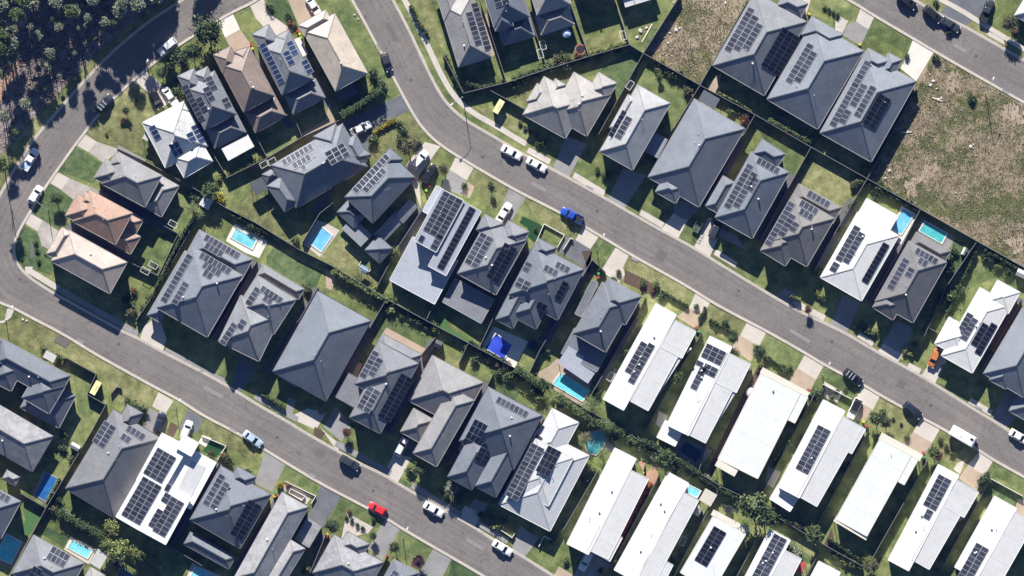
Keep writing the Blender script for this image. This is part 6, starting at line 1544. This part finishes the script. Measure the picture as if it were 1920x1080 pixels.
# named trees
for x, y, r_, k, lab in [(1245, 857, 2.5, 'mid', 'round bushy tree behind the hedge side white house'), (1408, 945, 3.4, 'mid', 'big round tree left of pair behind the lower white houses'), (1432, 966, 2.8, 'mid', 'round tree right of pair behind the lower white houses'), (1527, 1000, 2.2, 'mid', 'bushy tree on rear fence beside the plain cream edged house'), (1632, 1062, 1.8, 'olive', 'dark brownish tree at the lower edge'), (1628, 1052, 1.5, 'lime', 'light green small tree at lower fence corner'),
                        (212, 988, 2.0, 'lime', 'yellow green conifer beside flat white solar house'), (230, 1030, 3.0, 'lime', 'spreading yellow green conifer below the flat white solar house'), (205, 1020, 1.8, 'lime', 'small yellow green conifer beside the cabana'), (258, 1040, 1.8, 'lime', 'yellow green conifer tip toward yellowish hedge'), (845, 915, 1.6, 'gum', 'pale grey green tree in front of the several array house'), (765, 277, 2.0, 'olive', 'bare brownish tree near the silver four wheel drive'), (832, 318, 1.3, 'olive', 'small brownish tree beside the grey drive'), (1893, 45, 2.0, 'olive', 'brown leafed tree at the top right'), (741, 473, 1.2, 'lime', 'small round light green tree beside black slab solar house'),
                        (108, 372, 1.5, 'dark', 'small dark tree on the verge by the white hatch'), (1267, 705, 1.7, 'mid', 'slim tree between the first two white gable houses'), (1372, 635, 1.2, 'dark', 'dark clipped tree at lawn corner by tan drive'), (1640, 782, 1.9, 'mid', 'leafy tree in front garden by bins'), (1660, 792, 1.4, 'dark', 'dark tree beside the front garden leafy tree'), (1750, 847, 1.5, 'mid', 'green tree beside the caravan drive garden'), (1758, 855, 1.3, 'russet', 'reddish tree beside the green garden tree'), (1425, 660, 1.6, 'dark', 'dark tree beside the second tan drive'), (1515, 580, 1.0, 'russet', 'small red street tree casting shadow on the road'), (395, 358, 2.0, 'mid', 'bushy tree above the garden shed'), (625, 985, 1.7, 'dark', 'dark garden tree by the lichen mottled house'), (740, 1025, 1.4, 'dark', 'dark conical tree beside the grey drive'), (785, 880, 1.7, 'mid', 'bushy tree at the foot of the pale raised wing house'), (237, 208, 1.0, 'dark', 'small dark tree on the front lawn of the white tiled house'), (1236, 142, .9, 'mid', 'small tree on lawn behind narrow pale array house'),
                        (700, 1005, 1.0, 'dark', 'clipped dark tree by gravel garden'), (785, 1050, 1.5, 'purple', 'purple leafed shrub tree on the lower lawn'), (650, 810, 1.1, 'russet', 'reddish street tree beside grey drive'), (1720, 1010, .9, 'mid', 'small tree by narrow side yard'), (1175, 660, 1.2, 'dark', 'dark tree beside first white gable house'), (1845, 900, 1.5, 'dark', 'dark bush tree beside corner lawn')]:
    tree(x, y, r_, k, lab)
# topiary balls
for i, (x, y) in enumerate([(411, 333), (432, 326), (444, 321), (454, 316), (466, 310), (477, 304), (488, 300)]):
    shrub(x, y, 5.5, 'lime', 'round clipped ball shrub in a row behind the patio house', 1.0, 'row of clipped ball shrubs')
shrub(410, 372, 10, 'yellow', 'bright yellow shrub beside the pale grey garden shed')
# garden shrubs
SH = [(505, 12, 7, 'dark'), (540, 30, 6, 'dark'), (545, 45, 6, 'russet'), (552, 48, 5, 'olive'), (700, 140, 9, 'dark'), (715, 160, 10, 'dark'), (680, 192, 9, 'dark'), (755, 245, 8, 'dark'), (750, 260, 8, 'mid'), (730, 228, 5, 'yellow'), (748, 232, 6, 'dark'), (700, 262, 9, 'mid'), (780, 268, 8, 'olive'),
      (330, 170, 9, 'mid'), (345, 175, 7, 'mid'), (230, 225, 5, 'russet'), (255, 188, 4, 'mid'), (200, 252, 3, 'mid'), (345, 120, 8, 'mid'), (290, 495, 6, 'mid'), (280, 560, 7, 'mid'), (236, 560, 8, 'dark'), (245, 588, 9, 'olive'), (250, 545, 6, 'russet'), (268, 575, 5, 'mid'),
      (67, 455, 4, 'dark'), (70, 470, 4, 'dark'), (73, 490, 4, 'dark'), (360, 368, 7, 'mid'), (370, 370, 6, 'gum'), (400, 345, 8, 'mid'), (870, 350, 6, 'dark'), (925, 372, 6, 'mid'), (920, 345, 5, 'mid'), (1005, 430, 4, 'dark'), (1150, 525, 6, 'mid'), (1230, 535, 7, 'mid'), (1205, 530, 7, 'mid'), (1240, 555, 7, 'dark'), (1160, 510, 5, 'mid'), (1225, 545, 5, 'russet'),
      (1305, 575, 5, 'mid'), (1360, 605, 6, 'dark'), (1340, 608, 6, 'dark'), (1420, 655, 8, 'mid'), (1437, 672, 6, 'mid'), (1465, 690, 7, 'dark'), (1480, 690, 6, 'mid'), (1530, 735, 8, 'mid'), (1560, 745, 6, 'mid'), (1570, 735, 5, 'mid'), (1585, 730, 4, 'mid'), (1655, 775, 7, 'dark'), (1700, 820, 5, 'mid'), (1690, 795, 3, 'dark'), (1675, 785, 3, 'dark'), (1763, 825, 5, 'mid'), (1785, 850, 5, 'mid'), (1775, 838, 5, 'olive'), (1838, 905, 7, 'dark'), (1850, 890, 6, 'mid'),
      (1010, 268, 6, 'mid'), (975, 230, 4, 'mid'), (985, 240, 4, 'olive'), (995, 248, 4, 'mid'), (1005, 255, 4, 'olive'), (1018, 270, 7, 'dark'), (1135, 330, 7, 'dark'), (1120, 318, 5, 'mid'), (1240, 365, 6, 'mid'), (1600, 345, 7, 'olive'), (1610, 340, 8, 'mid'), (1595, 385, 6, 'mid'), (1570, 430, 6, 'mid'), (1535, 510, 7, 'mid'), (1532, 550, 6, 'lime'), (1540, 556, 6, 'lime'), (1545, 562, 5, 'mid'), (1615, 606, 5, 'lime'), (1627, 615, 6, 'olive'), (1640, 622, 6, 'lime'), (1697, 658, 6, 'lime'), (1707, 663, 6, 'lime'), (1715, 645, 6, 'mid'), (1765, 560, 9, 'dark'), (1785, 555, 10, 'mid'), (1800, 545, 8, 'mid'), (1790, 470, 7, 'mid'), (1780, 500, 8, 'mid'), (1645, 355, 8, 'mid'), (1650, 345, 7, 'mid'), (1665, 360, 8, 'dark'), (1890, 510, 8, 'dark'), (1870, 500, 7, 'mid'), (1850, 480, 9, 'dark'), (1640, 372, 6, 'dark'), (1780, 60, 6, 'dark'), (1755, 5, 5, 'dark'), (1903, 58, 5, 'russet'),
      (1546, 15, 4, 'dark'), (1554, 19, 4, 'dark'), (1562, 24, 4, 'dark'), (1570, 28, 4, 'dark'), (1700, 105, 5, 'mid'), (1755, 108, 7, 'mid'), (1822, 185, 7, 'dark'), (1385, 205, 6, 'mid'), (1395, 225, 9, 'russet'), (1370, 210, 7, 'mid'), (1290, 170, 8, 'olive'), (1234, 130, 7, 'olive'), (1110, 100, 6, 'lime'), (1060, 108, 9, 'mid'), (1045, 110, 8, 'olive'), (1085, 104, 7, 'russet'), (975, 145, 6, 'dark'), (990, 140, 5, 'dark'), (1400, 215, 8, 'mid'), (1465, 215, 6, 'mid'),
      (705, 540, 8, 'lime'), (738, 565, 9, 'mid'), (725, 580, 7, 'dark'), (555, 455, 9, 'dark'), (575, 540, 8, 'mid'), (817, 615, 9, 'mid'), (890, 675, 7, 'mid'), (935, 700, 8, 'dark'), (955, 705, 9, 'mid'), (1000, 735, 8, 'dark'), (1012, 745, 9, 'mid'), (1025, 660, 6, 'dark'), (995, 770, 5, 'mid'), (1120, 735, 7, 'dark'), (1150, 825, 9, 'dark'), (1185, 835, 8, 'mid'), (1225, 838, 9, 'mid'), (1265, 880, 8, 'dark'), (1290, 885, 7, 'mid'), (1320, 902, 6, 'mid'), (1340, 905, 7, 'dark'), (1070, 910, 7, 'dark'), (1100, 870, 8, 'lime'), (1110, 880, 7, 'lime'), (1095, 900, 8, 'dark'), (1062, 1050, 6, 'mid'), (1045, 1000, 7, 'mid'), (1128, 1070, 6, 'russet'), (1262, 1050, 5, 'mid'), (920, 968, 6, 'mid'), (935, 985, 8, 'lime'), (945, 975, 6, 'mid'), (925, 985, 6, 'olive'), (1020, 970, 7, 'dark'),
      (120, 815, 8, 'mid'), (118, 840, 7, 'mid'), (135, 858, 7, 'mid'), (110, 935, 7, 'dark'), (100, 955, 8, 'olive'), (395, 850, 6, 'olive'), (420, 855, 8, 'olive'), (430, 865, 8, 'dark'), (465, 885, 7, 'dark'), (525, 908, 6, 'yellow'), (540, 910, 5, 'russet'), (650, 970, 4, 'dark'), (660, 975, 4, 'dark'), (670, 985, 4, 'dark'), (680, 990, 4, 'dark'), (655, 960, 4, 'russet'), (700, 975, 4, 'dark'), (575, 1070, 8, 'mid'), (500, 745, 5, 'dark'), (510, 752, 5, 'dark'), (518, 758, 5, 'dark'), (528, 763, 5, 'dark'), (770, 880, 8, 'mid'), (835, 930, 7, 'dark'), (860, 940, 6, 'mid'), (900, 965, 6, 'dark'), (108, 670, 8, 'mid'), (84, 655, 7, 'mid'), (115, 682, 5, 'olive'), (250, 760, 10, 'mid'), (268, 768, 8, 'dark'), (240, 750, 6, 'mid'), (1480, 1025, 9, 'mid'), (1495, 1035, 8, 'gum'), (1345, 1075, 6, 'mid'), (1395, 985, 7, 'mid'), (1360, 925, 6, 'mid'), (1325, 895, 7, 'gum'), (1875, 975, 5, 'mid'), (1590, 870, 5, 'mid'), (1580, 880, 5, 'mid'), (1195, 715, 6, 'mid'), (1165, 760, 7, 'dark')]
for (x0, y0, x1, y1, n) in [(1050, 750, 1170, 812, 9), (1200, 832, 1310, 890, 8), (1440, 960, 1530, 1005, 7), (870, 648, 955, 690, 6), (715, 568, 810, 615, 6), (440, 405, 505, 440, 5), (115, 965, 195, 1010, 7), (965, 695, 1020, 728, 5), (1560, 1035, 1610, 1062, 4), (1845, 470, 1915, 508, 6), (960, 152, 1024, 132, 5), (1030, 128, 1100, 108, 6), (1110, 104, 1178, 84, 5), (1225, 118, 1300, 160, 4), (1640, 345, 1720, 392, 6), (620, 505, 725, 562, 7), (60, 350, 60, 352, 0), (1320, 900, 1385, 930, 5)]:
    for i in range(n):
        t = (i+.5)/n; SH.append((x0+(x1-x0)*t+prn.uniform(-5, 5), y0+(y1-y0)*t+prn.uniform(-5, 5), prn.uniform(5, 8.5), prn.choice(['mid', 'dark', 'dark', 'lime', 'gum', 'olive'])))
for a in SH: shrub(*a)
# ------------------------------------------------------------------ make every label single out one thing
by = {}
for o in THINGS:
    if o.name in bpy.data.objects: by.setdefault(o['label'], []).append(o)
ORD = ['topmost', 'second from top', 'third from top', 'fourth from top', 'fifth from top', 'sixth from top', 'seventh from top', 'eighth from top', 'ninth from top', 'tenth from top', 'eleventh from top', 'twelfth from top']
SAME_OK = ('grey green gum tree', 'tall gum tree', 'pale stone', 'round clipped ball')
for lab, l in by.items():
    if len(l) < 2 or lab.startswith(SAME_OK): continue
    l.sort(key=lambda o: -o.matrix_basis.translation.y if o.parent is None and o.matrix_basis.translation.length > 0 else -sum(v.co.y for v in o.data.vertices)/len(o.data.vertices))
    for i, o in enumerate(l):
        o['label'] = f'{lab}, ' + (('upper', 'lower')[i] if len(l) == 2 else ORD[min(i, 11)])
# ------------------------------------------------------------------ the air between the ground and the aircraft
bm = bmesh.new(); box(bm, (0, 0, 774), (2400, 2400, 1552))
hm = bpy.data.materials.new('air'); hm.use_nodes = True; ht = hm.node_tree; ht.nodes.clear()
ho = ht.nodes.new('ShaderNodeOutputMaterial'); hv = ht.nodes.new('ShaderNodeVolumePrincipled')
hv.inputs['Color'].default_value = (.05, .17, 1.0, 1); hv.inputs['Density'].default_value = 1.1e-5; hv.inputs['Anisotropy'].default_value = 0.0
ht.links.new(hv.outputs[0], ho.inputs['Volume'])
tag(build('haze', bm, hm, kind='stuff'), 'thin blue air between the ground and the camera', 'haze', kind='stuff')
# ------------------------------------------------------------------ light and camera
SUN_EL = 29.5
sd = Vector((-.155, 1.0)).normalized()
d = Vector((sd.x*math.cos(R(SUN_EL)), sd.y*math.cos(R(SUN_EL)), math.sin(R(SUN_EL))))
w = bpy.data.worlds.new('World'); sc.world = w; w.use_nodes = True
nt = w.node_tree; bg = nt.nodes['Background']
sky = nt.nodes.new('ShaderNodeTexSky'); sky.sky_type = 'NISHITA'; sky.sun_disc = False
sky.sun_elevation = R(SUN_EL); sky.sun_rotation = math.atan2(d.x, d.y); sky.air_density = 1.0; sky.dust_density = .2; sky.ozone_density = 5.0
nt.links.new(sky.outputs[0], bg.inputs['Color']); bg.inputs['Strength'].default_value = .05
sl = bpy.data.lights.new('sun', 'SUN'); sl.energy = 5.0; sl.angle = R(.5); sl.color = (1, .957, .895)
so = bpy.data.objects.new('sun', sl); COL.objects.link(so); so.rotation_euler = d.to_track_quat('Z', 'Y').to_euler()
cam = bpy.data.cameras.new('camera'); co = bpy.data.objects.new('camera', cam); COL.objects.link(co)
H_CAM = 1500.0
co.location = (0, 0, H_CAM); cam.sensor_width = 36; cam.lens = 36*H_CAM/(1920*S); cam.clip_start = 10; cam.clip_end = 6000
sc.camera = co
sc.view_settings.view_transform = 'Standard'; sc.view_settings.look = 'None'; sc.view_settings.gamma = 1; sc.view_settings.exposure = 1.22
